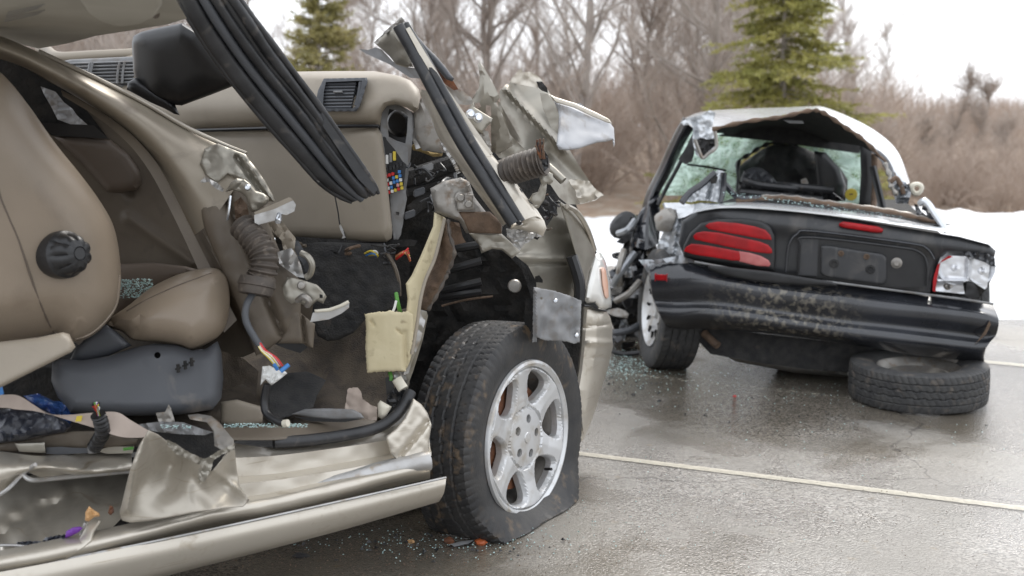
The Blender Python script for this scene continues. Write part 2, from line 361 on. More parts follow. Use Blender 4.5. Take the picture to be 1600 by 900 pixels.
def sheet(name, mat, parent, outline, d, thick=.003, bulge=0, edge=20, crumple=0, cs=30, creases=(), holes=(), step=10, round_=0, label=None, rag=0, kind=None, smooth=None, ang=40, seed=0):
    """panel whose outline is given where the photo shows it, with its own distance d, relief and thickness (m)"""
    ol = [tuple(p) for p in outline]
    if smooth: ol = [(v.x, v.y) for v in smooth_line([(x, y, 0) for x, y in ol], smooth, True)]
    if rag:
        rr = random.Random(seed+int(ol[0][0])); ol = densify(ol, rag*1.6)
        ol = [(x+rr.uniform(-rag, rag)*.6, y+rr.uniform(-rag, rag)*.6) for x, y in ol]
    if creases: step = min(step, max(2.6, .75*min(c[3] for c in creases)))
    ov, fs, bd = cdt(ol, [list(h) for h in holes], min(step, max(3, edge*.7)) if bulge else step, tuple(edge*k for k in (.07, .22, .45, .75)) if bulge and edge >= 6 else ((edge*.2, edge*.6) if bulge else ()))
    if holes and bulge:
        dn_ = densify(ol, 4); bd = [min(math.hypot(x-q[0], y-q[1]) for q in dn_) for x, y in ov]
    f = depthfn(d); fr, bk = [], []
    sx = ol[0][0]*.13+seed*7.7
    crumple *= {'paint': .45, 'paint_in': .45, 'primer': .45, 'trim': .4, 'dirtysteel': .35, 'roofw': .5, 'bare': .4, 'foam': .3}.get(mat, .75)
    if mat in ('bare', 'dirtysteel', 'paint_in', 'paint') and cs < 16: cs = cs*1.8
    def surf(x, y, lift=0):
        z = f(x, y)
        if bulge:
            b = min(seg_d(x, y, ol[i], ol[(i+1) % len(ol)]) for i in range(len(ol))); t = min(1, b/edge); z -= bulge*math.sqrt(max(0, 1-(1-t)**2))
        return z-lift
    sheet.surf = surf
    for (x, y), b in zip(ov, bd):
        z = f(x, y)
        if bulge:
            t = min(1, b/edge); z -= bulge*math.sqrt(max(0, 1-(1-t)**2))
        for (c0, c1, dep, wd) in creases:
            q = seg_d(x, y, c0, c1)/wd
            if q < 3: z += dep*math.exp(-q*q)
        if crumple:
            q = Vector((x/cs+sx, y/cs, sx)); a = noise.noise(q); e = noise.noise(q*2.3+Vector((5, 3, 1)))
            z += crumple*((1-abs(a)*3.2)*.6+e*.7)
        fr.append(P(x, y, z)); bk.append(P(x, y, z+thick+ (bulge*.2 if round_ else 0)))
    if crumple and mat in ('bare', 'dirtysteel', 'primer', 'quarter', 'roofw', 'paint_in') and ang == 40: ang = 22
    return obj(name, solid2d(ov, fs, fr, bk), mat, parent, label, kind, ang=ang)
def tube_mesh(pts, rad, n=10, res=None, radf=None, caps=True):
    if res: pts = smooth_line(pts, res)
    else: pts = [Vector(p) for p in pts]
    m = len(pts); V = []; F = []
    t0 = (pts[1]-pts[0]).normalized(); up = Vector((0, 0, 1)) if abs(t0.z) < .9 else Vector((1, 0, 0))
    u = t0.cross(up).normalized()
    for i, p in enumerate(pts):
        t = (pts[min(m-1, i+1)]-pts[max(0, i-1)]).normalized()
        u = (u-t*u.dot(t)).normalized(); v = t.cross(u)
        r = radf(i/(m-1)) if radf else (rad if not isinstance(rad, (tuple, list)) else rad[0]+(rad[1]-rad[0])*i/(m-1))
        for k in range(n):
            a = 2*pi*k/n; V.append(p+u*math.cos(a)*r+v*math.sin(a)*r)
    for i in range(m-1):
        for k in range(n):
            a = i*n+k; b = i*n+(k+1) % n; F.append((a, b, b+n, a+n))
    if caps: F.append(tuple(range(n))[::-1]); F.append(tuple(range((m-1)*n, m*n)))
    return V, F
def tube(name, mat, parent, pts, rad, n=10, res=None, radf=None, label=None):
    """pts are (px,py,d); rad in metres"""
    V, F = tube_mesh([P(*q) for q in pts], rad, n, res, radf)
    return obj(name, mesh(V, F), mat, parent, label)
def loft(name, mat, parent, rows, nu=40, nv=12, thick=.003, crumple=0, cs=30, label=None, smoothv=True, kind=None, ang=40, dn=None):
    """rows of (px,py,d); smooth surface through them, thickness behind"""
    crumple *= .55
    R = [smooth_line([P(*q) for q in r], nu) for r in rows]
    if smoothv: cols = [smooth_line([r[i] for r in R], nv) for i in range(nu)]
    else:
        cols = []
        for i in range(nu):
            c = []
            for k in range(len(R)-1):
                for j in range(nv): c.append(R[k][i].lerp(R[k+1][i], j/nv))
            c.append(R[-1][i]); cols.append(c)
    nv = len(cols[0]); V = []; B = []
    cpos = Vector((0, 0, CAMH))
    for i in range(nu):
        for j in range(nv):
            p = cols[i][j].copy()
            if crumple:
                q = p*cs; p += (p-cpos).normalized()*crumple*((1-abs(noise.noise(q))*3)*.5+noise.noise(q*2.1)*.6)
            V.append(p); B.append(p+(p-cpos).normalized()*thick)
    n = nu*nv; F = []
    for i in range(nu-1):
        for j in range(nv-1):
            a = i*nv+j; F.append((a, a+1, a+nv+1, a+nv)); F.append((a+n, a+nv+n, a+nv+1+n, a+1+n))
    ring = [i*nv for i in range(nu)]+[(nu-1)*nv+j for j in range(1, nv)]+[i*nv+nv-1 for i in range(nu-2, -1, -1)]+[j for j in range(nv-2, 0, -1)]
    for k in range(len(ring)):
        a, b = ring[k], ring[(k+1) % len(ring)]; F.append((a, b, b+n, a+n))
    me = mesh(V+B, F); bm = bmesh.new(); bm.from_mesh(me); bmesh.ops.recalc_face_normals(bm, faces=bm.faces); bm.to_mesh(me); bm.free()
    return obj(name, me, mat, parent, label, kind, ang=ang)
def frame(c, axis, up=Vector((0, 0, 1))):
    a = Vector(axis).normalized(); u = up.cross(a).normalized(); v = a.cross(u); return Vector(c), u, v, a
def lathe(name, mat, parent, fr, prof, n=32, modf=None, label=None, ang=35):
    """prof: (radius, height along axis)"""
    c, u, v, a = fr; V = []; F = []; m = len(prof)
    for i in range(n):
        th = 2*pi*i/n
        for (r, h) in prof:
            if modf: r = modf(r, h, th)
            V.append(c+u*math.cos(th)*r+v*math.sin(th)*r+a*h)
    for i in range(n):
        for j in range(m-1):
            F.append((i*m+j, ((i+1) % n)*m+j, ((i+1) % n)*m+j+1, i*m+j+1))
    me = mesh(V, F); bm = bmesh.new(); bm.from_mesh(me); bmesh.ops.remove_doubles(bm, verts=bm.verts, dist=1e-6); bmesh.ops.recalc_face_normals(bm, faces=bm.faces); bm.to_mesh(me); bm.free()
    return obj(name, me, mat, parent, label, ang=ang)
def box(name, mat, parent, c, ax, size, bev=0.0, label=None):
    """box at world c with axes ax=(u,v,a) and half sizes"""
    u, v, a = [Vector(q).normalized() for q in ax]; bm = bmesh.new()
    bmesh.ops.create_cube(bm, size=2)
    for q in bm.verts: q.co = Vector(c)+u*q.co.x*size[0]+v*q.co.y*size[1]+a*q.co.z*size[2]
    if bev: bmesh.ops.bevel(bm, geom=bm.edges[:], offset=bev, segments=2, affect='EDGES')
    bmesh.ops.recalc_face_normals(bm, faces=bm.faces)
    me = bpy.data.meshes.new(name); bm.to_mesh(me); bm.free()
    return obj(name, me, mat, parent, label)
EX, EY, EZ = Vector((1, 0, 0)), Vector((0, 1, 0)), Vector((0, 0, 1))
def tyre(name, mat, parent, fr, R, w, rr, flat=False, tilt_ground=True, NT=320, blocks=68, label=None):
    c, u, v, a = fr; prof = []
    for s, r in ((-.36, rr-.012), (-.43, rr+.004), (-.48, rr+(R-rr)*.3), (-.5, rr+(R-rr)*.55), (-.485, R-.028), (-.465, R-.014)): prof.append((s*w, r, 0))
    K = 34
    for k in range(K+1):
        s = (-.44+.88*k/K); prof.append((s*w, R-.006*(abs(s)/.44)**4, 1))
    for s, r in ((.465, R-.014), (.485, R-.028), (.5, rr+(R-rr)*.55), (.48, rr+(R-rr)*.3), (.43, rr+.004), (.36, rr-.012)): prof.append((s*w, r, 0))
    V = []; F = []; m = len(prof)
    for i in range(NT):
        th = 2*pi*i/NT
        for (s, r, t) in prof:
            if t:
                q = s/w
                if any(abs(q-g-.006*math.sin(th*34)) < .014 for g in (-.26, -.09, .09, .26)): r -= .006
                ph = (th*blocks/(2*pi)+(abs(q)*3.2 if abs(q) > .26 else q*4)) % 1
                if ph < .26: r -= .003 if abs(q) > .26 else .002
            elif r > R-.03:
                if (th*blocks/(2*pi)+.45*3.2) % 1 < .3: r -= .005
            p = c+u*math.cos(th)*r+v*math.sin(th)*r+a*s
            if flat and p.z < .13:
                k = (1-max(0, p.z)/.13)**1.6
                if s > 0: p += a*(.05*k*(1 if r < R*.975 else .55))
                else: p -= a*(.02*k)
                if s > 0: p += a*.003*k*math.sin(th*9)
                if p.z < .004: p.z = .004+abs(noise.noise(p*40))*.004
            V.append(p)
    for i in range(NT):
        for j in range(m-1): F.append((i*m+j, ((i+1) % NT)*m+j, ((i+1) % NT)*m+j+1, i*m+j+1))
    me = mesh(V, F); bm = bmesh.new(); bm.from_mesh(me); bmesh.ops.recalc_face_normals(bm, faces=bm.faces); bm.to_mesh(me); bm.free()
    return obj(name, me, mat, parent, label, ang=25)
# ================================================================== SETTING
def gridmesh(x0, x1, nx, y0, y1, ny, zf):
    V = [Vector((x0+(x1-x0)*i/nx, y0+(y1-y0)*j/ny, 0)) for j in range(ny+1) for i in range(nx+1)]
    for q in V: q.z = zf(q.x, q.y)
    return mesh(V, [(j*(nx+1)+i, j*(nx+1)+i+1, (j+1)*(nx+1)+i+1, (j+1)*(nx+1)+i) for j in range(ny) for i in range(nx)])
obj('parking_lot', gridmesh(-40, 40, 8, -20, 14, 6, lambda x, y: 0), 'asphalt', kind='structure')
def hillz(x, y):
    t = max(0, min(1, (y-12)/30)); b = -.03 if y < 12.5 else 0
    return b+1.1*t*t*(3-2*t)+.12*noise.noise(Vector((x*.3, y*.3, 0)))*min(1, max(0, (y-12)/3))-(0 if y > 12.5 else 0)
obj('forest_floor', gridmesh(-260, 260, 130, 11.5, 400, 110, hillz), 'litter', kind='structure')
def snowz(x, y):
    # ploughed bank along the edge of the lot
    e = 7.15+.35*noise.noise(Vector((x*.8, 1.2, 0)))+2.5*max(0, min(1, (2.6-x)/1.0))
    t = (y-e)/5.2
    if t <= 0 or t >= 1.35: return -.05
    h = (.40 if x > 3.2 else max(.12, .40-.22*(3.2-x)))+.10*noise.noise(Vector((x*.45, 3.1, 0)))
    if x > 4.6: h -= .03*(x-4.6)
    prof = min(1, t*2.6)**.6*min(1, max(0, (1.35-t)/.35))
    return -.03+h*prof*(1+.25*noise.noise(Vector((x*1.6, y*1.6, 2))))+.07*noise.noise(Vector((x*4, y*4, 2)))+.03*noise.noise(Vector((x*11, y*11, 2)))*min(1, t*6)
obj('snow_bank', gridmesh(-9, 16, 170, 6.6, 14.6, 70, snowz), 'snow', kind='structure')
def strip(name, pts, hw, mat='line'):
    a, b = pts; d = (b-a).normalized(); n = Vector((-d.y, d.x, 0)); m = 900; V = []
    for i in range(m+1):
        p = a.lerp(b, i/m)
        for s in (-1, 1): V.append(p+n*s*(hw+.004*noise.noise(Vector((i*.11, s*3, 0)))+.003*noise.noise(Vector((i*.6, s*5, 0))))+EZ*.004)
    o = obj(name, mesh(V, [(2*i, 2*i+2, 2*i+3, 2*i+1) for i in range(m)]), mat, kind='structure'); return o
a_, b_ = G(850, 703), G(1640, 801); b_ = a_+(b_-a_)*1.6
strip('parking_line', (a_-(b_-a_)*.3, b_), .023)
a_, b_ = G(1040, 592), G(1330, 623); strip('parking_line', (a_-(b_-a_)*1.5, b_), .022, 'faint')
a_, b_ = G(1500, 562), G(1640, 576); strip('parking_line', (a_, b_+(b_-a_)*3), .04)
# ------------------------------------------------------------------ trees
def prisms(segs, n=3):
    V = []; F = []
    for (p0, r0, p1, r1) in segs:
        d = (p1-p0); L = d.length
        if L < 1e-5: continue
        d /= L; u = d.cross(EX if abs(d.x) < .8 else EY).normalized(); v = d.cross(u); b = len(V)
        for p, r in ((p0, r0), (p1, r1)):
            for k in range(n): V.append(p+(u*math.cos(2*pi*k/n)+v*math.sin(2*pi*k/n))*r)
        for k in range(n): F.append((b+k, b+(k+1) % n, b+n+(k+1) % n, b+n+k))
    return mesh(V, F)
def bare_tree(rnd, H, base_r, low=.12, nl=26, nt=16, twiglen=.55, spread=.6):
    limbs, twigs = [], []
    p = Vector((0, 0, -.1)); d = Vector((rnd.uniform(-.12, .12), rnd.uniform(-.12, .12), 1)).normalized(); trunk = [p.copy()]; K = 12
    for k in range(K):
        d = (d+Vector((rnd.uniform(-.13, .13), rnd.uniform(-.13, .13), 0))).normalized(); p = p+d*H/K; trunk.append(p.copy())
    rr = lambda t: base_r*(1-t)**.8+.006
    for k in range(K): limbs.append((trunk[k], rr(k/K), trunk[k+1], rr((k+1)/K)))
    for i in range(nl):
        t = low+(1-low)*rnd.random()**.85; k = min(K-1, int(t*K)); o = trunk[k].lerp(trunk[k+1], t*K-k)
        az = rnd.uniform(0, 2*pi); el = rnd.uniform(.3, 1.15)
        d = Vector((math.cos(az)*math.cos(el), math.sin(az)*math.cos(el), math.sin(el))); L = H*spread*(1-t*.7)*rnd.uniform(.4, 1); r = rr(t)*.45+.003
        q = o; M_ = 6
        for j in range(M_):
            d = (d+Vector((rnd.uniform(-.25, .25), rnd.uniform(-.25, .25), rnd.uniform(-.05, .22)))).normalized(); q2 = q+d*L/M_
            (limbs if j < 3 else twigs).append((q, r*(1-j/M_)+.002, q2, r*(1-(j+1)/M_)+.002))
            for _ in range(nt//4+1):
                e = (d+Vector((rnd.uniform(-.9, .9), rnd.uniform(-.9, .9), rnd.uniform(-.4, .9)))).normalized(); l = twiglen*rnd.uniform(.4, 1.2); s = q.lerp(q2, rnd.random())
                m_ = s+e*l*.5; e2 = (e+Vector((rnd.uniform(-.4, .4), rnd.uniform(-.4, .4), .2))).normalized(); m2 = m_+e2*l*.5
                twigs.append((s, .0045, m_, .0035)); twigs.append((m_, .0035, m2, .002))
                for _ in range(3):
                    g = (e2+Vector((rnd.uniform(-.8, .8), rnd.uniform(-.8, .8), rnd.uniform(-.3, .7)))).normalized(); s2 = s.lerp(m2, rnd.uniform(.2, 1))
                    twigs.append((s2, .003, s2+g*l*rnd.uniform(.25, .6), .0015))
            q = q2
    return prisms(limbs, 5), prisms(twigs, 3)
def shrub(rnd, H, ns=24, spread=1.0, nt=28):
    limbs, twigs = [], []
    for i in range(ns):
        az = rnd.uniform(0, 2*pi); o = Vector((math.cos(az), math.sin(az), 0))*rnd.uniform(0, .5); o.z = -.05
        d = Vector((math.cos(az)*spread*rnd.random(), math.sin(az)*spread*rnd.random(), 1)).normalized(); L = H*rnd.uniform(.55, 1); q = o
        for j in range(6):
            d = (d+Vector((rnd.uniform(-.32, .32), rnd.uniform(-.32, .32), rnd.uniform(-.12, .06)))).normalized(); q2 = q+d*L/6
            limbs.append((q, .011*(1-j/7), q2, .011*(1-(j+1)/7)))
            for _ in range(nt//6):
                e = (d+Vector((rnd.uniform(-1, 1), rnd.uniform(-1, 1), rnd.uniform(-.3, .6)))).normalized(); s = q.lerp(q2, rnd.random()); l = rnd.uniform(.15, .55)
                twigs.append((s, .004, s+e*l, .002))
                for _ in range(2):
                    g = (e+Vector((rnd.uniform(-.8, .8), rnd.uniform(-.8, .8), rnd.uniform(-.3, .6)))).normalized(); s2 = s+e*l*rnd.uniform(.3, 1); twigs.append((s2, .003, s2+g*l*.6, .0015))
            q = q2
    return prisms(limbs, 4), prisms(twigs, 3)
rnd = random.Random(11)
TV = [bare_tree(rnd, H, r, low, nl) for H, r, low, nl in ((8, .055, .08, 48), (7, .042, .05, 50), (9, .065, .1, 54), (6, .032, .05, 48), (5, .026, .05, 44))]
SV = [shrub(rnd, H) for H in (2.6, 2.2, 3.0, 1.8)]
for t_, c_ in TV:
    t_.materials.append(mt['bark']); c_.materials.append(mt['twig2'])
for t_, c_ in SV:
    t_.materials.append(mt['twig']); c_.materials.append(mt['twig'])
def plant(name, var, x, y, sc, rz, label, cat, group, parts=('trunk', 'crown')):
    o = thing(name, label, cat, (x, y, hillz(x, y)-.03), group); o.rotation_euler = (0, 0, rz); o.scale = (sc, sc, sc)
    for nm, me in zip(parts, var):
        c = bpy.data.objects.new(nm, me); C.objects.link(c); c.parent = o
    return o
def px_of(x, y): return 800+FPX*x/y
n_t = 0
for i in range(400):
    if n_t >= 62: break
    y = rnd.uniform(17, 44); px = rnd.uniform(-150, 1420); x = (px-800)/FPX*y
    if px > 1330 and y < 30: continue
    sc = rnd.uniform(.8, 1.2)
    if px > 1290: sc *= .42
    elif px > 1180 and y > 25: sc *= .7
    v = TV[rnd.randrange(len(TV))] if y < 26 else TV[rnd.randrange(5)]
    plant('bare_tree', v, x, y, sc, rnd.uniform(0, 6.28), 'leafless grey-brown tree in the dense wood behind the two wrecks', 'tree', 'bare trees of the wood'); n_t += 1
for i in range(190):
    y = rnd.uniform(15.5, 36); px = rnd.uniform(-120, 1720) if i < 120 else rnd.uniform(1330, 1750); x = (px-800)/FPX*y; sc = rnd.uniform(.8, 1.25)
    if px > 1330 and i % 2: y = rnd.uniform(26, 40); x = (px-800)/FPX*y; sc *= .48
    elif px > 1330: y = rnd.uniform(15.5, 22); x = (px-800)/FPX*y; sc *= .40
    plant('brush_shrub', SV[rnd.randrange(4)], x, y, sc, rnd.uniform(0, 6.28), 'leafless brown shrub in the brush at the wood edge', 'shrub', 'brush shrubs at the edge of the wood', ('stem', 'twigs'))
# trees that stand out against the white sky on the right
for px, top, lab in ((1393, 175, 'thin bare tree against the white sky, left of the tallest slender one'), (1478, 118, 'tallest slender bare tree against the white sky right of the black wreck'), (1502, 128, 'slim bare tree right beside the tallest one against the sky'), (1555, 185, 'low bushy bare tree near the right edge of the photo'), (1440, 190, 'small bare tree in front of the far utility poles')):
    y = 23; x = (px-800)/FPX*y; H = CAMH+(200-top)*y/FPX-hillz(x, y)
    v = bare_tree(rnd, H, .05, .12, 22, 10, .4, .38); v[0].materials.append(mt['bark']); v[1].materials.append(mt['twig2'])
    plant('slender_tree', v, x, y, 1, 0, lab, 'tree', 'slender trees against the sky')
# far brush mass
segs = []
for i in range(15000):
    px = rnd.uniform(-200, 1800); y = rnd.uniform(38, 60); x = (px-800)/FPX*y; o = Vector((x, y, hillz(x, y)+rnd.uniform(0, .8)))
    Hm = 2.5 if px < 1250 else (1.8 if px < 1420 else 1.0)
    d = Vector((rnd.uniform(-.5, .5), rnd.uniform(-.5, .5), 1)).normalized(); l = rnd.uniform(.6, Hm); m_ = o+d*l*.6; segs.append((o, .012, m_, .009)); segs.append((m_, .009, m_+(d+Vector((rnd.uniform(-.6, .6), 0, .2)))*l*.4, .003))
o = obj('distant_brush', prisms(segs), 'twig', smooth=False, kind='stuff'); tag(o, 'far brown brush fading together behind the nearer trees', 'brush')
# conifers
def conifer(rnd, H, W, nm, dens, droop, base=.25, lf=.035):
    limbs = [(Vector((0, 0, -.1)), H*.018, Vector((0, 0, H*.5)), H*.011), (Vector((0, 0, H*.5)), H*.011, Vector((0, 0, H)), .004)]
    V = []; F = []
    def needle(p, d, l, wd):
        s = d.cross(Vector((rnd.uniform(-1, 1), rnd.uniform(-1, 1), rnd.uniform(-1, 1)))).normalized()*wd; b = len(V)
        V.extend([p-s, p+s, p+d*l+s*.3, p+d*l-s*.3]); F.append((b, b+1, b+2, b+3))
    z = base
    while z < H*.985:
        t = z/H; L0 = W*(1-t)**.85+.05; n = rnd.randint(4, 6)
        for k in range(n):
            az = rnd.uniform(0, 2*pi); L = L0*rnd.uniform(.45, 1.2); d = Vector((math.cos(az), math.sin(az), .35-droop*.3)).normalized(); q = Vector((0, 0, z+rnd.uniform(-.12, .12))); m = 7
            for j in range(m):
                d = (d+Vector((rnd.uniform(-.08, .08), rnd.uniform(-.08, .08), (-.10*droop if j < 4 else .1)))).normalized(); q2 = q+d*L/m
                limbs.append((q, .009*(1-j/m)+.002, q2, .009*(1-(j+1)/m)+.002))
                nb = 2 if j > 0 else 0
                for s_ in range(nb):
                    e = (d*.8+d.cross(EZ).normalized()*rnd.choice((-1, 1))*rnd.uniform(.4, 1)+Vector((0, 0, rnd.uniform(-.45, .1)))).normalized(); l = L*.32*rnd.uniform(.4, 1.1)+.05; s0 = q.lerp(q2, rnd.random())
                    limbs.append((s0, .003, s0+e*l, .0015))
                    for _ in range(int(dens*(.4+l*2.2))):
                        pp = s0+e*l*rnd.random(); nd = (e+Vector((rnd.uniform(-1, 1), rnd.uniform(-1, 1), rnd.uniform(-.7, .9)))).normalized(); needle(pp, nd, lf*rnd.uniform(.7, 1.5), lf*.14)
                for _ in range(int(dens*.5)):
                    pp = q.lerp(q2, rnd.random()); nd = (d+Vector((rnd.uniform(-1, 1), rnd.uniform(-1, 1), rnd.uniform(-.7, .9)))).normalized(); needle(pp, nd, lf*rnd.uniform(.7, 1.5), lf*.14)
                q = q2
        z += H*.020*rnd.uniform(.5, 1.6)
    return prisms(limbs, 4), mesh(V, F)
def put_conifer(name, px, y, top, W, mat, dens, droop, label, lf):
    x = (px-800)/FPX*y; H = CAMH+(200-top)*y/FPX-hillz(x, y)+.03
    v = conifer(rnd, H, W, name, dens, droop, .2, lf); v[0].materials.append(mt['bark']); v[1].materials.append(mt[mat]); plant(name, v, x, y, 1, 0, label, 'tree', None)
put_conifer('spruce_tree', 1216, 14.6, -110, 1.62, 'needle', 26, 1.0, 'green spruce rising behind the roof of the black wreck', .06)
put_conifer('pine_tree', 505, 15.5, -60, 1.0, 'needle2', 16, .3, 'yellow-green conifer behind the dashboard of the champagne wreck', .06)
# utility structure far right
up = thing('utility_pole', 'grey timber power pole frame with two long crossarms behind the brush', 'utility pole', (P(1418, 200, 44).x, 44, 0))
for px in (1393, 1412, 1432, 1455):
    V, F = tube_mesh([P(px, 300, 44), P(px, 176 if px != 1455 else 168, 44)], .10, 8); obj('post', mesh(V, F), 'bark', up)
for yy in (187, 206):
    V, F = tube_mesh([P(1368, yy, 43.85), P(1470, yy, 43.85)], .06, 6); obj('crossarm', mesh(V, F), 'bark', up)
for px in (1378, 1402, 1422, 1444):
    V, F = tube_mesh([P(px, 187, 43.8), P(px, 176, 43.8)], (.12, .05), 8); obj('insulator', mesh(V, F), 'greylt', up)
# ================================================================== CHAMPAGNE WRECK (foreground)
def Q(x0, y0, s, pts): return [(x0+p[0]/s, y0+p[1]/s)+tuple(p[2:]) for p in pts]
circ = lambda c, r, n=16: [(c[0]+r*math.cos(2*pi*i/n), c[1]+r*math.sin(2*pi*i/n)) for i in range(n)]
suv = thing('wrecked_car', 'champagne-coloured car cut open in the foreground, doors gone, tan seat and dash exposed', 'car', (G(300, 880).x, 2.6, 0))
dsill = inv((0, 2.42), (697, 3.06)); dtrim = lambda x, y: dsill(x, y)-.05
# ---- roof remains
hl = lambda x, y: (1.515-CAMH)/ray(x, y).z*ray(x, y).y
roof = sheet('roof_lining', 'headliner', suv, [(-60, -60), (262, -60), (275, 0), (292, 29), (262, 38), (215, 46), (150, 56), (105, 68), (60, 76), (20, 66), (-60, 30)], lambda x, y: min(4, (1.53-CAMH)/max(.02, ray(x, min(y, 70)).z)*ray(x, y).y)+(max(0, y-70)*.002), thick=.03, step=12, crumple=.006, cs=90)
sheet('sun_visor', 'headliner', roof, [(118, -30), (126, 0), (140, 20), (160, 34), (186, 41), (215, 38), (240, 26), (252, 8), (255, -30)], lambda x, y: (1.50-CAMH)/ray(x, y).z*ray(x, y).y, thick=.012, bulge=.02, edge=12, step=7)
tube('visor_clip', 'leather_dk', roof, [(243, 24, 2.55), (250, 14, 2.45), (262, 8, 2.4)], .008, 8, 10)
for k in range(6):
    a, b = G(2, 2), None
    xx = 4+k*1.5; yy = 30-k*3.2
    zz = lambda x, y: (1.524-CAMH)/ray(x, y).z*ray(x, y).y
    tube('warning_print', 'greylt', roof, [(x_, y_, zz(x_, y_)) for x_, y_ in ((6+k*1.2, 34-k*3), (30+k, 29-k*3), (60+(k % 3)*5, 22-k*3))], .0009, 4)
# ---- hanging roof rail with door seals
L0 = [(262, -30, 2.62), (300, 45, 2.68), (352, 120, 2.76), (412, 192, 2.84), (465, 252, 2.92), (505, 292, 2.98), (548, 317, 3.02)]
R0 = [(358, -30, 2.66), (398, 25, 2.71), (440, 85, 2.79), (487, 148, 2.87), (535, 214, 2.95), (572, 268, 3.0), (592, 302, 3.03)]
def between(t, dz=0): return [(a[0]+(b[0]-a[0])*t, a[1]+(b[1]-a[1])*t, a[2]+(b[2]-a[2])*t+dz) for a, b in zip(L0, R0)]
rail = loft('roof_rail', 'grey', suv, [between(.02, .03), between(.25, .012), between(.5, .012), between(.75, .012), between(.98, .03)], 50, 16, .03)
loft('seal_face', 'seal', suv, [between(.0, .012), between(.07, -.006), between(.2, -.012), between(.31, -.004), between(.34, .016)], 60, 14, .015, crumple=.006, cs=6)
for t, r, dz in ((.03, .008, .008), (.60, .014, -.006), (.73, .010, .0), (.84, .013, -.004), (.96, .010, .006)):
    bt = [(q[0]+5*noise.noise(Vector((i*.8, t*9, 2))), q[1], q[2]+.008*noise.noise(Vector((i*.9, t*7, 5)))) for i, q in enumerate(between(t, dz))]; V, F = tube_mesh([P(*q) for q in bt], r, 12, 90, lambda s, r=r, t=t: r*(1+.25*noise.noise(Vector((s*7, t*11, 0)))+.06*noise.noise(Vector((s*60, t*11, 0))))*(1 if s < .93 else 1-.5*(s-.93)/.07)); obj('door_seal', mesh(V, F), 'seal', suv)
V, F = tube_mesh([P(*q) for q in between(.42, -.002)], .0125, 10, 60); obj('channel_strip', mesh(V, F), 'grey', suv)
sheet('seal_lip', 'seal', suv, [(462, 126), (470, 128), (590, 296), (584, 303), (560, 280), (500, 190)], 2.9, thick=.012, step=9)
sheet('seal_flap', 'seal', suv, Q(300, 220, 5, [(960, 300), (1000, 318), (985, 325), (940, 270)]), 2.9, thick=.01, step=6)
# ---- mirror housing
mir = sheet('mirror_housing', 'black', suv, [(206, 66), (209, 56), (220, 50), (245, 44), (285, 36), (308, 50), (345, 90), (376, 130), (330, 148), (284, 165), (262, 163), (240, 160), (217, 150), (208, 110)], [(206, 66, 3.2), (290, 36, 3.05), (376, 130, 3.1), (240, 160, 3.25)], thick=.06, bulge=.05, edge=45, step=6)
sheet('mirror_stem', 'black', mir, [(198, 140), (200, 128), (212, 122), (240, 140), (272, 160), (281, 180), (272, 178), (258, 170), (235, 160)], 3.22, thick=.04, bulge=.02, edge=10, step=5)
# ---- dashboard
ddash = tps([(60, 90, 4.35), (210, 90, 4.0), (300, 190, 3.78), (450, 120, 3.58), (650, 130, 3.38), (640, 190, 3.36), (560, 200, 3.42)])
dash = sheet('dashboard', 'dash', suv, [(60, 76), (66, 74), (80, 84), (92, 88), (140, 87), (210, 83), (240, 110), (270, 120), (380, 124), (420, 116), (455, 112), (520, 111), (585, 111), (622, 118), (642, 126), (655, 140), (657, 152), (654, 170), (648, 176), (636, 168), (618, 163), (604, 166), (597, 176), (594, 196), (560, 196), (480, 196), (400, 200), (300, 203), (180, 205), (100, 160)], lambda x, y: ddash(x, y)-.05*math.exp(-((y-165)/30)**2)+.10*max(0, (122-y)/12)**2*(x > 430), thick=.12, bulge=.05, edge=16, step=7)
tube('dash_edge_rail', 'dash', dash, [(62, 77, 4.3), (75, 79, 4.25), (92, 88, 4.15), (150, 86, 4.05), (212, 83, 4.0)], .018, 10, 30)
# centre vents
cv = sheet('centre_vent', 'greylt', dash, [(96, 96), (110, 93), (212, 88), (217, 140), (195, 140), (150, 120)], 3.95, thick=.03, bulge=.01, edge=5, step=7)
sheet('vent_opening', 'black', cv, [(104, 99), (209, 95), (213, 134), (190, 133), (150, 117)], 3.93, thick=.01, step=8)
for k in range(7): tube('vent_slat', 'greylt', cv, [(105+k*9, 99.5+k*5, 3.92), (213, 96+k*5.4, 3.9)], .0035, 4)
for px in (138, 142, 184, 192): tube('vent_divider', 'greylt', cv, [(px+3, 97, 3.9), (px, 113, 3.9), (px-1, 130, 3.9)], .0045, 5, 10)
# side vent (right)
def vent(parent):
    q = Q(400, 0, 3, [(318, 368), (520, 364), (524, 380), (490, 490), (470, 522), (325, 522), (300, 500), (283, 465), (290, 425)])
    v = sheet('air_vent', 'grey', parent, q, lambda x, y: ddash(x, y)-.112, thick=.05, bulge=.01, edge=4, step=4, holes=[Q(400, 0, 3, [(328, 385), (496, 378), (494, 400), (470, 495), (455, 508), (330, 508), (314, 490), (318, 430)])])
    sheet('vent_opening', 'black', v, Q(400, 0, 3, [(322, 380), (500, 374), (500, 400), (474, 500), (458, 512), (325, 512), (308, 490), (312, 430)]), lambda x, y: ddash(x, y)-.088, thick=.01, step=8)
    vd = lambda l, e: [(q[0], q[1], ddash(q[0], q[1])-e) for q in Q(400, 0, 3, l)]
    for k in range(8):
        y = 395+k*15.5; tube('vent_slat', 'grey', v, vd([(322-k*.6, y), (470-k*3, y-2)], .108), .0045, 5)
    tube('vent_wheel', 'grey', v, vd([(492, 385), (484, 440), (470, 495)], .115), .007, 8, 12)
    tube('vent_tab', 'greylt', v, vd([(365, 431), (405, 430)], .117), .004, 6)
vent(dash)
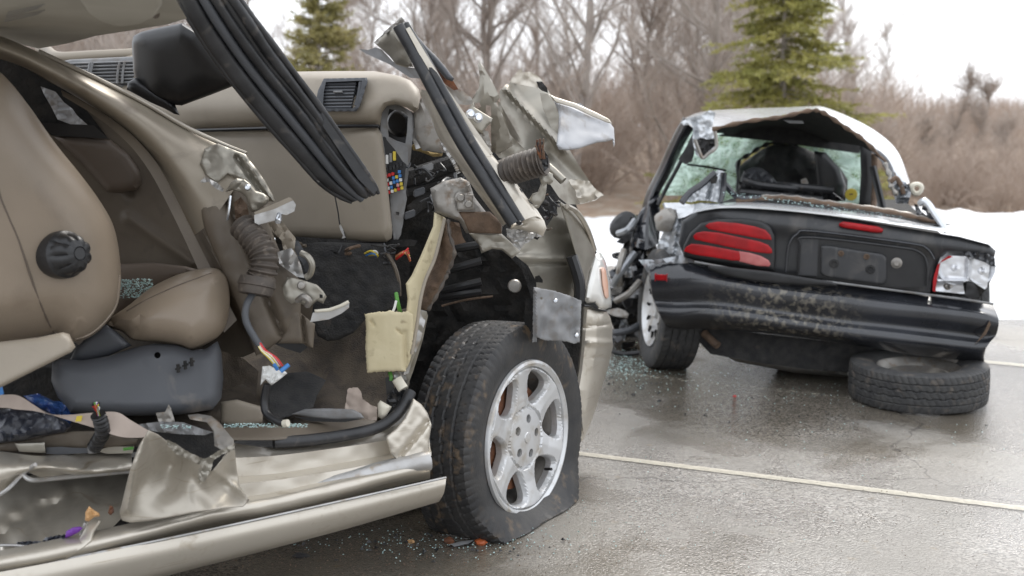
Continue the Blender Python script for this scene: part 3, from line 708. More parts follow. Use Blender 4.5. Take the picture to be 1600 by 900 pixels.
dg = tps([(250, 200, 3.85), (400, 280, 3.62), (600, 200, 3.37), (612, 375, 3.34), (300, 380, 3.75)])
glove = sheet('glove_box', 'dash', dash, [(255, 206), (400, 202), (500, 198), (575, 196), (590, 199), (597, 210), (602, 250), (608, 310), (613, 358), (612, 372), (604, 378), (560, 378), (535, 376), (450, 373), (380, 368), (255, 350)], dg, thick=.08, bulge=.045, edge=18, step=8)
tube('crack', 'black', glove, [(522, 300, 3.36), (528, 330, 3.36), (531, 350, 3.36), (537, 362, 3.36), (541, 376, 3.36)], .0022, 5, 20)
sheet('crack_edge', 'bare', glove, Q(300, 220, 5, [(1148, 660), (1162, 650), (1180, 690), (1192, 740), (1203, 755), (1170, 765), (1180, 740), (1160, 700)]), 3.35, thick=.004, step=3)
tube('dash_gap', 'black', dash, [(300, 204, 3.72), (400, 201, 3.55), (500, 197.5, 3.41), (592, 197, 3.34)], .006, 6, 30)
# far side + under dash darkness
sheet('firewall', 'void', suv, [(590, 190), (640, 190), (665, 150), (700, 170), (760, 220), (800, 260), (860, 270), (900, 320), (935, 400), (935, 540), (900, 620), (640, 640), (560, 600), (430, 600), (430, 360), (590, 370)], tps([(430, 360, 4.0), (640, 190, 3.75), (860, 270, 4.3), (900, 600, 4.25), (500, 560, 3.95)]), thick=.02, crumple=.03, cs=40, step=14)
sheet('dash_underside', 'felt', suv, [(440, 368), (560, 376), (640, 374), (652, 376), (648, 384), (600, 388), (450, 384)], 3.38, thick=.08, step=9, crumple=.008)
# ---- fuse panel on the dash end
fp = sheet('fuse_panel', 'greylt', dash, Q(400, 0, 3, [(600, 485), (640, 482), (690, 500), (742, 530), (740, 600), (725, 740), (705, 880), (690, 1050), (670, 1120), (645, 1130), (640, 960), (612, 800), (582, 660), (585, 540)]), [(595, 170, 3.40), (645, 180, 3.46), (625, 370, 3.40)], thick=.02, bulge=.006, edge=4, step=5, holes=[Q(400, 0, 3, [(625, 510), (690, 525), (712, 545), (708, 620), (700, 672), (660, 660), (622, 640), (615, 560)])])
sheet('panel_recess', 'black', fp, Q(400, 0, 3, [(618, 505), (690, 518), (716, 540), (712, 625), (702, 680), (655, 665), (618, 645), (610, 560)]), 3.52, thick=.01, step=7)
lathe('fan_housing', 'black', fp, frame(P(622, 192, 3.49), (-.3, -1, 0)), [(0, .0), (.03, .01), (.04, 0), (.045, -.02)], 20)
sheet('fuse_board', 'black', fp, Q(400, 0, 3, [(585, 650), (600, 640), (700, 690), (712, 700), (700, 800), (690, 900), (660, 915), (615, 905), (600, 790)]), 3.39, thick=.012, step=6)
sheet('panel_brace', 'greylt', fp, Q(400, 0, 3, [(610, 645), (640, 655), (712, 690), (712, 775), (690, 760), (650, 700), (612, 655)]), 3.385, thick=.006, step=5)
fc = ['wwht', 'wwht', 'wgrn', 'wyel']
for k in range(4):
    c = P(400+(598+k*17)/3, (755-k*8)/3, 3.375); box('fuse', fc[k] if k != 2 else 'greylt', fp, c, (EX, EY, EZ), (.0042, .008, .014), .001)
rf = random.Random(4)
for r in range(5):
    for k in range(5):
        if rf.random() < .1: continue
        c = P(400+(612+k*15+r*3)/3, (825+r*19-k*5)/3, 3.375)
        box('fuse', rf.choice(['wred', 'wyel', 'wblu', 'wred', 'wyel', 'wpnk', 'wwht']), fp, c, (EX, EY, EZ), (.0042, .008, .0048), .0008)
for k in range(6): box('relay', 'black', fp, P(400+(600+k*16)/3, (800-k*6)/3, 3.378), (EX, EY, EZ), (.004, .008, .006), .001)
sheet('fuse_cover_lower', 'greylt', fp, Q(400, 300, 3, [(625, -10), (700, -10), (708, 30), (690, 120), (680, 200), (660, 232), (640, 200)]), 3.39, thick=.012, bulge=.004, edge=4, step=6, holes=[Q(400, 300, 3, [(655, 92), (672, 94), (670, 110), (654, 108)])])
# tan insulation and brackets behind the pillar
sheet('insulation', 'insul', suv, Q(640, 220, 3.75, [(10, 30), (60, -10), (110, 10), (120, 60), (200, 55), (190, 90), (140, 95), (90, 75), (50, 60), (20, 55)]), 3.5, thick=.03, bulge=.02, edge=10, step=6, crumple=.01, cs=10)
sheet('dash_bracket', 'bare', suv, Q(400, 0, 3, [(740, 600), (790, 590), (800, 640), (780, 690), (750, 700), (735, 660)]), 3.48, thick=.005, step=6, crumple=.012, cs=8)
sheet('pillar_inner', 'dirtysteel', suv, [(646, 160), (662, 152), (680, 190), (700, 235), (690, 240), (660, 235), (648, 215)], 3.45, thick=.01, step=8, crumple=.012, cs=20, bulge=.01)
for k, (a, b, c, r) in enumerate(((280, 268, 252, .03), (300, 292, 278, .016), (330, 312, 300, .022))): tube('dash_beam', 'felt', suv, [(630+k*6, a, 3.6), (670, b, 3.62), (720+k*8, c, 3.6)], r, 8, 14)
# ---- front pillar
dpil = lambda x, y: 3.12+(y-50)*.0002
pil = loft('front_pillar', 'paint', suv, [[(656, 146, 3.16), (686, 216, 3.14), (727, 276, 3.12), (786, 354, 3.1)], [(661, 140, 3.11), (692, 212, 3.1), (733, 270, 3.08), (791, 350, 3.06)], [(684, 148, 3.08), (727, 220, 3.07), (765, 277, 3.055), (808, 348, 3.04)], [(700, 146, 3.09), (752, 224, 3.07), (796, 280, 3.06), (836, 338, 3.05)], [(704, 150, 3.12), (760, 230, 3.12), (808, 288, 3.11), (848, 344, 3.09)]], 50, 16, .02, crumple=.004, cs=14)
s1 = [(622, 40, 3.08), (647, 85, 3.08), (676, 140, 3.06), (719, 220, 3.04), (755, 277, 3.03), (802, 350, 3.02)]
s2 = [(632, 38, 3.10), (662, 88, 3.09), (691, 140, 3.07), (736, 220, 3.05), (771, 277, 3.04), (814, 347, 3.03)]
tube('pillar_seal', 'seal', suv, s1, .020, 12, 60, lambda s: .0165)
tube('pillar_seal', 'seal', suv, s2, .0145, 12, 60, lambda s: .0135)
sheet('pillar_edge', 'paint', suv, [(634, 45), (640, 42), (700, 140), (770, 240), (762, 242), (690, 150)], 3.07, thick=.01, step=8)
lathe('seal_hole', 'black', suv, frame(P(812, 349, 3.0), (.2, -1, -.3)), [(0, 0), (.006, 0), (.007, -.004)], 12)
tube('torn_paint_edge', 'bare', suv, Q(640, 220, 3.75, [(190, 10, 3.14), (215, 60, 3.13), (262, 130, 3.12), (290, 190, 3.12)]), .006, 5, 40, lambda s: .004+.004*abs(math.sin(s*70)))
# torn end of pillar
sheet('pillar_stub', 'paint_in', suv, Q(560, 20, 4.09, [(98, 190), (130, 160), (175, 120), (215, 95), (240, 130), (270, 170), (330, 290), (350, 345), (300, 348), (240, 330), (200, 280), (140, 225)]), [(585, 66, 3.2), (620, 40, 3.1), (640, 100, 3.12)], thick=.012, step=5, crumple=.01, cs=14, bulge=.02)
sheet('pillar_torn_flange', 'primer', suv, Q(560, 20, 4.09, [(0, 230), (60, 238), (110, 220), (150, 235), (220, 310), (300, 345), (370, 355), (400, 420), (330, 415), (260, 370), (200, 330), (100, 285), (50, 262)]), [(560, 76, 3.3), (600, 80, 3.2), (650, 115, 3.15)], thick=.006, step=5, crumple=.014, cs=16)
sheet('torn_metal_rim', 'dirtysteel', suv, Q(560, 20, 4.09, [(98, 195), (125, 160), (165, 125), (180, 105), (210, 85), (235, 60), (275, 32), (295, 40), (290, 75), (260, 75), (220, 100), (180, 130), (140, 165), (115, 205)]), 3.12, thick=.014, step=3, crumple=.02, cs=7, rag=2)
sheet('pillar_fin', 'grey', suv, Q(560, 20, 4.09, [(290, 45), (330, 85), (380, 150), (440, 220), (510, 290), (560, 350), (612, 420), (600, 440), (560, 425), (520, 380), (440, 280), (380, 230), (320, 130), (300, 90)]), 3.14, thick=.01, bulge=.014, edge=5, step=5)
sheet('rusty_inner_edge', 'rust', suv, Q(560, 20, 4.09, [(440, 280), (500, 330), (560, 425), (605, 435), (640, 490), (610, 495), (560, 460), (500, 400), (460, 340)]), 3.17, thick=.01, step=4, crumple=.006, cs=7)
# ---- torn brackets beside the pillar
sheet('bracket', 'dirtysteel', suv, Q(560, 20, 4.09, [(540, 460), (600, 480), (650, 490), (720, 540), (740, 580), (690, 590), (600, 580), (570, 520)]), 3.2, thick=.006, step=4, crumple=.01, cs=12)
sheet('torn_spike', 'paint_in', suv, Q(560, 20, 4.09, [(775, 308), (790, 330), (850, 430), (905, 540), (880, 575), (920, 650), (970, 800), (985, 850), (900, 900), (850, 890), (845, 700), (750, 640), (720, 560), (770, 480), (775, 400), (765, 340)]), [(750, 95, 3.25), (780, 150, 3.22), (735, 160, 3.25), (795, 230, 3.3), (768, 230, 3.28)], thick=.005, step=5, crumple=.012, cs=22, bulge=.02, edge=18, holes=[Q(560, 20, 4.09, [(815, 590), (845, 595), (850, 660), (812, 660)]), Q(560, 20, 4.09, [(745, 575), (775, 575), (785, 600), (760, 612), (745, 600)])])
br = sheet('hinge_bracket', 'paint_in', suv, Q(560, 20, 4.09, [(735, 565), (745, 605), (800, 640), (858, 675), (850, 700), (820, 730), (790, 770), (720, 730), (665, 655), (700, 620)]), 3.13, thick=.008, step=4, bulge=.008, edge=5, crumple=.004, cs=9)
for cx, cy in ((718, 647), (765, 672)):
    lathe('bolt', 'bolt', br, frame(P(560+cx/4.09, 20+cy/4.09, 3.125), (.15, -1, .1)), [(0, .016), (.008, .016), (.0095, .013), (.0095, .006), (.014, .004), (.0145, 0), (.012, -.01)], 14)
sheet('hinge_link', 'dirtysteel', suv, Q(560, 20, 4.09, [(780, 740), (830, 760), (850, 850), (848, 900), (820, 890), (790, 830), (700, 760), (700, 735)]), 3.16, thick=.01, step=4, crumple=.018, cs=7)
# ---- big crumpled fender sheet
dfen = tps([(780, 140, 3.45), (840, 115, 3.6), (860, 180, 3.55), (943, 305, 3.7), (890, 320, 3.5), (800, 225, 3.4)])
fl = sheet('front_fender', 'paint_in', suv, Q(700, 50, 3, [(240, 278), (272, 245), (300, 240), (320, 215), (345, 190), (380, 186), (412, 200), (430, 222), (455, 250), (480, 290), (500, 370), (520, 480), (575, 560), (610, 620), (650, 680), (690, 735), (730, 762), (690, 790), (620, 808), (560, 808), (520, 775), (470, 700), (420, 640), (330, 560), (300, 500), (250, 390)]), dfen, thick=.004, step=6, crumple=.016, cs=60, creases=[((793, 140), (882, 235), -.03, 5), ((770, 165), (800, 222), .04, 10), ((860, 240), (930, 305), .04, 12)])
sheet('fender_side', 'paint_in', suv, Q(700, 50, 3, [(228, 320), (245, 330), (290, 480), (360, 550), (400, 600), (350, 640), (280, 600), (240, 590), (215, 560), (280, 520), (262, 430)]), 3.38, thick=.006, step=5, crumple=.015, cs=15)
sheet('fender_torn_top', 'paint', fl, Q(700, 50, 3, [(286, 245), (300, 215), (330, 180), (345, 170), (350, 190), (380, 186), (412, 198), (445, 230), (420, 262), (360, 250), (320, 240)]), 3.5, thick=.005, step=4, crumple=.012, cs=9)
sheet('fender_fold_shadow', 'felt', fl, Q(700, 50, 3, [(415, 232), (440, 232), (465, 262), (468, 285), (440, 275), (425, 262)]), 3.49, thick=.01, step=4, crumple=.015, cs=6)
sheet('fender_inner_fold', 'paint_in', fl, Q(700, 50, 3, [(430, 285), (465, 290), (500, 330), (520, 390), (515, 480), (480, 440), (445, 360)]), 3.44, thick=.004, step=5, crumple=.01, cs=14)
flap = sheet('fender_flap', 'primer', fl, Q(700, 50, 3, [(470, 290), (500, 310), (580, 335), (680, 380), (750, 412), (778, 450), (782, 520), (778, 540), (770, 505), (740, 515), (700, 518), (660, 530), (620, 545), (560, 555), (520, 552), (508, 530), (518, 440), (515, 370), (495, 320)]), [(865, 160, 3.5), (955, 195, 3.62), (955, 225, 3.55), (875, 235, 3.36)], thick=.005, step=5, crumple=.010, cs=30, bulge=.025, edge=9, creases=[((868, 160), (950, 190), -.015, 5)])
sheet('flap_rim', 'paint', flap, Q(700, 50, 3, [(470, 288), (500, 304), (600, 335), (700, 380), (755, 408), (770, 430), (745, 425), (680, 398), (590, 355), (505, 330)]), 3.46, thick=.006, step=4, bulge=.006, edge=2)
sheet('flap_far_edge', 'primer', fl, Q(700, 50, 3, [(585, 335), (620, 333), (660, 365), (640, 368)]), 3.6, thick=.01, step=4)
sheet('fender_crushed_corner', 'paint', fl, Q(700, 50, 3, [(540, 690), (600, 690), (660, 700), (690, 735), (730, 762), (680, 790), (610, 808), (555, 800), (520, 770), (530, 730)]), 3.56, thick=.004, step=4, crumple=.028, cs=10, rag=1.5)
# bellows sticking out right
def bellows(name, pts, r0, r1, nr, parent, sq=.12):
    V, F = tube_mesh([P(*q) for q in pts], 0, 22, nr*8, lambda s: (r0+(r1-r0)*s)*(1+sq*math.sin(s*nr*2*pi))); return obj(name, mesh(V, F), 'bellows', parent, ang=60)
bl = bellows('wiring_bellows', [(776, 276, 3.12), (800, 266, 3.07), (825, 258, 3.04), (850, 251, 3.02)], .036, .038, 12, suv)
tube('bellows_collar', 'bellows', bl, [(770, 282, 3.12), (779, 275, 3.1)], .046, 20)
sheet('bellows_mouth', 'black', bl, [(840, 236), (850, 234), (857, 245), (857, 262), (850, 268), (842, 252)], 3.0, thick=.02, step=4, crumple=.01, cs=5)
rw = random.Random(3)
for k in range(11):
    c = rw.choice(['black', 'black', 'brown', 'brown', 'rust', 'wpnk', 'rust']); x = 838+rw.uniform(-1, 12)
    tube('wire', c, bl, [(848+rw.uniform(-4, 4), 248, 3.0), (x+2, 234, 2.99), (x+rw.uniform(-3, 3), 219+rw.uniform(-4, 9), 2.985)], .0028, 6, 8)
sheet('fender_bracket', 'paint_in', suv, Q(640, 220, 3.75, [(760, 215), (780, 190), (805, 175), (840, 195), (842, 240), (820, 258), (805, 250), (800, 300), (790, 345), (755, 395), (715, 390), (700, 345), (720, 310), (750, 300), (770, 250)]), 3.1, thick=.006, step=4, crumple=.01, cs=10, bulge=.006, edge=4)
tube('strut_rod', 'paint_in', suv, Q(640, 220, 3.75, [(810, 150, 3.3), (860, 195, 3.28), (900, 235, 3.27)]), .013, 10)
tube('loose_wire', 'black', suv, Q(640, 220, 3.75, [(625, 280, 3.1), (650, 285, 3.08), (670, 330, 3.08), (720, 370, 3.08)]), .002, 5, 16)
# lower end of pillar, jagged
sheet('pillar_foot', 'paint', suv, Q(640, 220, 3.75, [(500, 115), (560, 160), (620, 260), (700, 350), (745, 400), (790, 470), (803, 515), (780, 560), (740, 540), (700, 535), (640, 520), (590, 520), (600, 480), (660, 480), (640, 420), (560, 280)]), 3.09, thick=.012, step=6, bulge=.018, edge=12, crumple=.006, cs=14)
sheet('torn_pillar_edge', 'bare', suv, Q(640, 220, 3.75, [(565, 510), (620, 520), (690, 530), (740, 525), (770, 505), (803, 515), (785, 560), (735, 565), (700, 590), (665, 610), (640, 640), (600, 600), (570, 560)]), 3.12, thick=.01, step=3, crumple=.028, cs=7, rag=2)
# hinge reinforcement below pillar
sheet('hinge_reinforcement', 'dirtysteel', suv, Q(640, 220, 3.75, [(120, 280), (200, 235), (300, 215), (350, 240), (380, 330), (450, 420), (480, 440), (545, 480), (540, 545), (470, 555), (400, 545), (330, 540), (290, 470), (230, 450), (150, 420), (135, 350)]), 3.2, thick=.014, step=5, crumple=.016, cs=22, bulge=.02, edge=12)
hb = sheet('hinge_plate', 'dirtysteel', suv, Q(640, 220, 3.75, [(270, 330), (290, 312), (375, 315), (380, 405), (280, 412)]), 3.165, thick=.012, step=5, bulge=.006, edge=4)
for cx, cy in ((297, 332), (343, 370)): lathe('bolt', 'dirtysteel', hb, frame(P(640+cx/3.75, 220+cy/3.75, 3.16), (.1, -1, 0)), [(0, .014), (.009, .014), (.011, .01), (.011, .004), (.016, .002), (.016, -.01)], 14)
sheet('brown_bracket', 'brown', suv, Q(640, 220, 3.75, [(285, 415), (470, 415), (540, 480), (540, 545), (350, 540), (320, 470)]), 3.18, thick=.01, step=5, bulge=.012, edge=8, crumple=.005)
sheet('wheel_arch_edge', 'paint_in', suv, Q(640, 220, 3.75, [(345, 540), (400, 540), (540, 545), (600, 600), (650, 650), (600, 690), (540, 640), (480, 635), (420, 660), (405, 610)]), 3.24, thick=.01, step=5, crumple=.012, cs=14, bulge=.008, edge=5)
sheet('dark_bracket', 'brown', suv, Q(640, 220, 3.75, [(225, 470), (290, 480), (310, 560), (330, 595), (260, 612), (230, 560)]), 3.25, thick=.008, step=6, crumple=.01, cs=12)
# ---- inner fender, wheel liner
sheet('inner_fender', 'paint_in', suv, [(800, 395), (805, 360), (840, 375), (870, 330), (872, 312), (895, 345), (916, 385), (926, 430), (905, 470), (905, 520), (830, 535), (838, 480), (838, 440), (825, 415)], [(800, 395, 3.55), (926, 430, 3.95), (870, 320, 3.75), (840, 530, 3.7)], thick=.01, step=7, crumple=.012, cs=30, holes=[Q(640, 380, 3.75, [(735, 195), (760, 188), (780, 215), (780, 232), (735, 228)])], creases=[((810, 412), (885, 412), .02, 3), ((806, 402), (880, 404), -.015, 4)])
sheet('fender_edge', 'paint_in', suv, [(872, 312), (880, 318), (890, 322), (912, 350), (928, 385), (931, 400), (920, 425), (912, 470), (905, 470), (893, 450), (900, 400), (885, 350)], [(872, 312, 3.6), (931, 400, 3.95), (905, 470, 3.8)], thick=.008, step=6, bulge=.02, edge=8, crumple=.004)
tube('fender_rim', 'paint', suv, [(886, 322, 3.62), (902, 332, 3.7), (918, 358, 3.82), (929, 390, 3.94)], .009, 8, 24)
tube('radiator_post', 'black', suv, [(893, 400, 3.72), (905, 440, 3.72), (905, 470, 3.72)], .02, 8, 14)
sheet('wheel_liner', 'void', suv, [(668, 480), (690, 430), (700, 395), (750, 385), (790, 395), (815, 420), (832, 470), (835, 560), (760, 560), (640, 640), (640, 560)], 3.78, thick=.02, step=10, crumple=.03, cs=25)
for k, (y0, y1) in enumerate(((425, 408), (455, 440), (464, 455), (392, 382))):
    tube('liner_rib', 'black', suv, [(690, y0, 3.62), (720, (y0+y1)/2, 3.6), (752, y1, 3.6)], .014, 8, 12)
tube('liner_edge', 'brown', suv, [(690, 478, 3.6), (730, 468, 3.6), (770, 463, 3.6)], .004, 5, 10)
lathe('liner_boss', 'dirtysteel', suv, frame(P(804, 447, 3.68), (0, -1, 0)), [(0, .01), (.02, .008), (.024, 0)], 16)
sheet('splash_plate', 'greylt', suv, Q(640, 380, 3.75, [(725, 258), (760, 262), (850, 280), (930, 305), (1008, 338), (1002, 450), (998, 580), (960, 588), (900, 572), (800, 570), (745, 552), (745, 580), (720, 582), (722, 400)]), [(833, 450, 3.42), (908, 470, 3.62), (870, 530, 3.5)], thick=.005, step=4, crumple=.02, cs=40, rag=1.0, bulge=.004, edge=3, creases=[((838, 455), (840, 535), -.02, 4), ((895, 470), (897, 535), .015, 5), ((845, 470), (895, 520), .008, 7)], holes=[circ((846, 466), 2.2, 8), circ((893, 480), 2.2, 8)])
for q in ((868, 470), (901, 524)): lathe('rivet', 'bolt', suv, frame(P(q[0], q[1], 3.49), (0, -1, .1)), [(0, .006), (.006, .005), (.008, 0)], 10)
sheet('mud_flap', 'void', suv, Q(640, 380, 3.75, [(680, 330), (720, 320), (725, 500), (690, 540), (670, 450)]), 3.48, thick=.02, step=6)
# headlamp + bumper corner
dbp = tps([(905, 480, 3.95), (955, 500, 4.15), (905, 690, 3.95), (950, 580, 4.15)])
hd = sheet('headlamp', 'clear', suv, Q(640, 380, 3.75, [(1100, 52), (1125, 60), (1150, 110), (1160, 160), (1175, 230), (1184, 340), (1184, 375), (1150, 388), (1110, 382), (1085, 350), (1040, 352), (1022, 330), (1035, 240), (1060, 140), (1080, 70)]), lambda x, y: dbp(x, 500)-.06, thick=.08, bulge=.06, edge=16, step=4)
sheet('amber_marker', 'amber', hd, Q(640, 380, 3.75, [(1122, 150), (1136, 140), (1150, 160), (1163, 230), (1168, 315), (1156, 325), (1142, 310), (1128, 240)]), lambda x, y: dbp(x, 500)-.125, thick=.02, bulge=.008, edge=5, step=4)
tube('lamp_divider', 'greylt', hd, Q(640, 380, 3.75, [(1085, 110, 3.975), (1078, 220, 3.965), (1086, 350, 3.96)]), .004, 6, 12)
bp = sheet('front_bumper', 'paint', suv, Q(640, 380, 3.75, [(1015, 362), (1060, 365), (1100, 388), (1150, 395), (1175, 430), (1187, 480), (1188, 560), (1192, 600), (1180, 660), (1160, 740), (1130, 830), (1095, 960), (1060, 1060), (1020, 1150), (998, 1170), (980, 1000), (965, 860), (985, 740), (1000, 600)]), dbp, thick=.02, bulge=.09, edge=32, step=5, creases=[((905, 512), (960, 506), .012, 2), ((920, 535), (960, 535), -.02, 4), ((930, 558), (950, 560), .01, 2)])
tube('bumper_seam', 'black', bp, Q(640, 380, 3.75, [(1020, 366, 3.9), (1060, 372, 3.95), (1100, 390, 4.02), (1150, 397, 4.06)]), .005, 6, 14)
# ---- wheel
DW = 3.46; ANG = math.radians(32)
wc = P(825, 684, DW); R_, W_ = .378, .225; print('wheel z', wc.z)
ax = Vector((math.cos(ANG), -math.sin(ANG), .04)).normalized()
wc = Vector((wc.x, wc.y, .352-.0)) if False else wc
wf = frame(wc-ax*.10, ax)
wheel = tyre('wheel_front', 'tyre', suv, wf, R_, W_, .25, flat=True, NT=400, blocks=88); wheel.name = 'wheel'
c0, u0, v0, a0 = frame(wc+ax*.0, ax)
fW = (c0, u0, v0, a0)
lathe('rim_flange', 'alloy', wheel, fW, [(.232, -.02), (.235, .004), (.246, .012), (.255, .009), (.258, .0), (.25, -.014), (.24, -.05)], 72)
rr_ = .236
lathe('rim_barrel', 'dirtysteel', wheel, fW, [(.233, -.015), (.226, -.04), (.21, -.08), (.205, -.15)], 60)
def rimhole(k):
    a = 2*pi*(k+.5)/6+pi/2+.1; o = []
    for r, da in ((.122, -.09), (.122, .09), (.135, .20), (.165, .30), (.198, .33), (.216, .25), (.222, 0), (.216, -.25), (.198, -.33), (.165, -.30), (.135, -.20)):
        o.append((r*math.cos(a+da), r*math.sin(a+da), 0))
    return [(p.x, p.y) for p in smooth_line(o, 36, True)]
lugs = [(.062*math.cos(2*pi*k/5+pi/2-.25), .062*math.sin(2*pi*k/5+pi/2-.25)) for k in range(5)]
circ_ = lambda c, r, n=16: [(c[0]+r*math.cos(2*pi*i/n), c[1]+r*math.sin(2*pi*i/n)) for i in range(n)]
hl_ = [rimhole(k) for k in range(6)]+[circ_(l, .0145) for l in lugs]
ov, fs, bd = cdt(circ_((0, 0), rr_, 90), hl_, .006)
def relief(x, y, b):
    r = math.hypot(x, y); th = math.atan2(y, x)-pi/2-.1
    k = abs(((th/(2*pi/6)) % 1)-0.5)*2      # 1 on spoke axis, 0 at window axis
    h = -.012+.010*max(0, (r-.15)/.07)
    if r > .104: h += .009*k-(.016*(1-min(1, b/.008))**1.5)
    elif r > .097: h -= .004
    else: h += .010-.006*(r/.1)**2
    return h
fr = [c0+u0*x+v0*y+a0*relief(x, y, b) for (x, y), b in zip(ov, bd)]; bk = [p-a0*.022 for p in fr]
obj('alloy_face', solid2d(ov, fs, bk, fr), 'alloy', wheel, ang=18)
for l in lugs: lathe('lug_nut', 'dirtysteel', wheel, frame(c0+u0*l[0]+v0*l[1]-a0*.018, a0), [(0, .004), (.006, .004), (.0085, .0), (.009, -.02)], 6)
lathe('lug_well', 'black', wheel, frame(c0-a0*.03, a0), [(0, 0), (.115, 0), (.115, -.02)], 32)
lathe('hub_cap', 'alloy', wheel, frame(c0-a0*.002, a0), [(0, .003), (.016, .003), (.019, .0), (.020, -.004)], 32)
lathe('brake_disc', 'rust', wheel, frame(c0-a0*.075, a0), [(0, .03), (.08, .03), (.085, .02), (.175, .02), (.178, -.01)], 48)
lathe('brake_shield', 'void', wheel, frame(c0-a0*.12, a0), [(0, 0), (.215, 0)], 48)
box('brake_caliper', 'dirtysteel', wheel, c0-a0*.055+v0*(-.085)+u0*(-.08), (u0, v0, a0), (.05, .04, .022), .01)
tube_ = tube_mesh([c0+u0*.135-v0*.145-a0*.02, c0+u0*.13-v0*.14+a0*.01], .005, 8); obj('valve_stem', mesh(*tube_), 'black', wheel)
# ---- rocker sill
def row(pts, dz=0): return [(x, y, dsill(x, y)+dz) for x, y in pts]
sill = loft('sill', 'paint', suv, [
    row([(340, 688), (430, 699), (540, 688), (610, 668), (662, 640)], .09),
    row([(348, 716), (430, 712), (540, 698), (615, 686), (670, 676)], .03),
    row([(352, 745), (430, 740), (540, 722), (620, 708), (672, 698)], .025),
    row([(356, 758), (430, 750), (540, 733), (620, 716), (674, 706)], -.03),
    row([(356, 785), (430, 770), (540, 745), (620, 724), (674, 712)], -.035)], 60, 6, .01, crumple=.006, cs=16, smoothv=False, ang=25)
loft('sill_roll', 'paint', suv, [
    row([(-60, 872), (60, 848), (200, 818), (340, 782), (430, 768), (540, 743), (620, 725), (668, 712)], -.03),
    row([(-60, 884), (60, 862), (200, 832), (340, 796), (430, 780), (540, 754), (620, 735), (671, 722)], -.075),
    row([(-60, 900), (60, 880), (200, 847), (340, 812), (430, 798), (540, 770), (620, 748), (672, 736)], -.075),
    row([(-60, 915), (60, 890), (200, 858), (340, 822), (430, 808), (540, 780), (620, 760), (672, 748)], -.01)], 80, 16, .01, crumple=.006, cs=13)
tube('sill_tube', 'bare', suv, [(470, 770, 2.80), (540, 752, 2.86), (610, 733, 2.92), (670, 720, 2.97)], .024, 14, 30, lambda s: .02+.008*min(1, s*4))
trim = loft('sill_trim', 'paint', suv, [
    [(x, y, dtrim(x, y)-.035) for x, y in ((-60, 905), (100, 875), (250, 845), (400, 813), (550, 780), (697, 747))],
    [(x, y, dtrim(x, y)-.045) for x, y in ((-60, 930), (100, 898), (250, 866), (400, 832), (550, 797), (696, 758))],
    [(x, y, dtrim(x, y)-.03) for x, y in ((-60, 965), (100, 930), (250, 893), (400, 856), (550, 815), (693, 772))],
    [(x, y, dtrim(x, y)+.0) for x, y in ((-60, 985), (100, 947), (250, 903), (400, 864), (550, 824), (686, 784))]], 70, 14, .012)
tube('trim_lip', 'bare', trim, [(-60, 904, 2.32), (100, 874, 2.43), (250, 844, 2.53), (400, 812, 2.66), (550, 779, 2.8), (697, 746, 2.94)], .0035, 6, 40)
fpn = [Vector(q) for q in ((-1.75, 2.72, 0), (-.50, 3.42, 0), (-.95, 4.2, 0), (-1.6, 5.0, 0), (-3.2, 4.4, 0))]
obj('floor_pan', mesh([q+EZ*.17 for q in fpn]+[q+EZ*.22 for q in fpn], [(4, 3, 2, 1, 0), (5, 6, 7, 8, 9)]+[(i, (i+1) % 5, (i+1) % 5+5, i+5) for i in range(5)]), 'void', suv)
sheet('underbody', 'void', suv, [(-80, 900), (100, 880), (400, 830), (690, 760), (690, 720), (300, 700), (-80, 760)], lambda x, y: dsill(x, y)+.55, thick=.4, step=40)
sheet('fender_rear_edge', 'paint', suv, Q(400, 600, 2.667, [(655, 60), (690, 85), (715, 120), (732, 170), (722, 230), (720, 290), (726, 330), (722, 360), (700, 330), (600, 330), (560, 290), (540, 220), (580, 190), (620, 140)]), [(650, 625, 3.0), (672, 660, 3.02), (672, 720, 3.0), (605, 700, 2.92)], thick=.01, step=5, bulge=.015, edge=8, crumple=.008, cs=22, creases=[((625, 712), (668, 660), .02, 4)])
# sill carpet strip + rubber seal
sheet('sill_plate', 'trim', suv, [(330, 680), (350, 668), (420, 664), (500, 659), (560, 654), (605, 652), (612, 662), (560, 675), (500, 682), (430, 688), (360, 688)], lambda x, y: dsill(x, y)+.16-(y-650)*.003, thick=.01, step=8, bulge=.01, edge=6)
tube('door_seal', 'seal', suv, [(428, 691, 2.84), (480, 688, 2.88), (540, 680, 2.93), (590, 668, 2.97), (618, 650, 3.0), (634, 628, 3.02), (642, 612, 3.04)], .0165, 14, 50)
lathe('seal_hole', 'black', suv, frame(P(428, 691, 2.835), (-.9, -.4, 0)), [(0, 0), (.01, 0), (.011, -.004)], 14)
sheet('seal_bunch', 'seal', suv, [(606, 618), (618, 605), (634, 610), (640, 620), (632, 640), (618, 652), (606, 658), (600, 640)], 3.06, thick=.03, step=4, crumple=.016, cs=8)
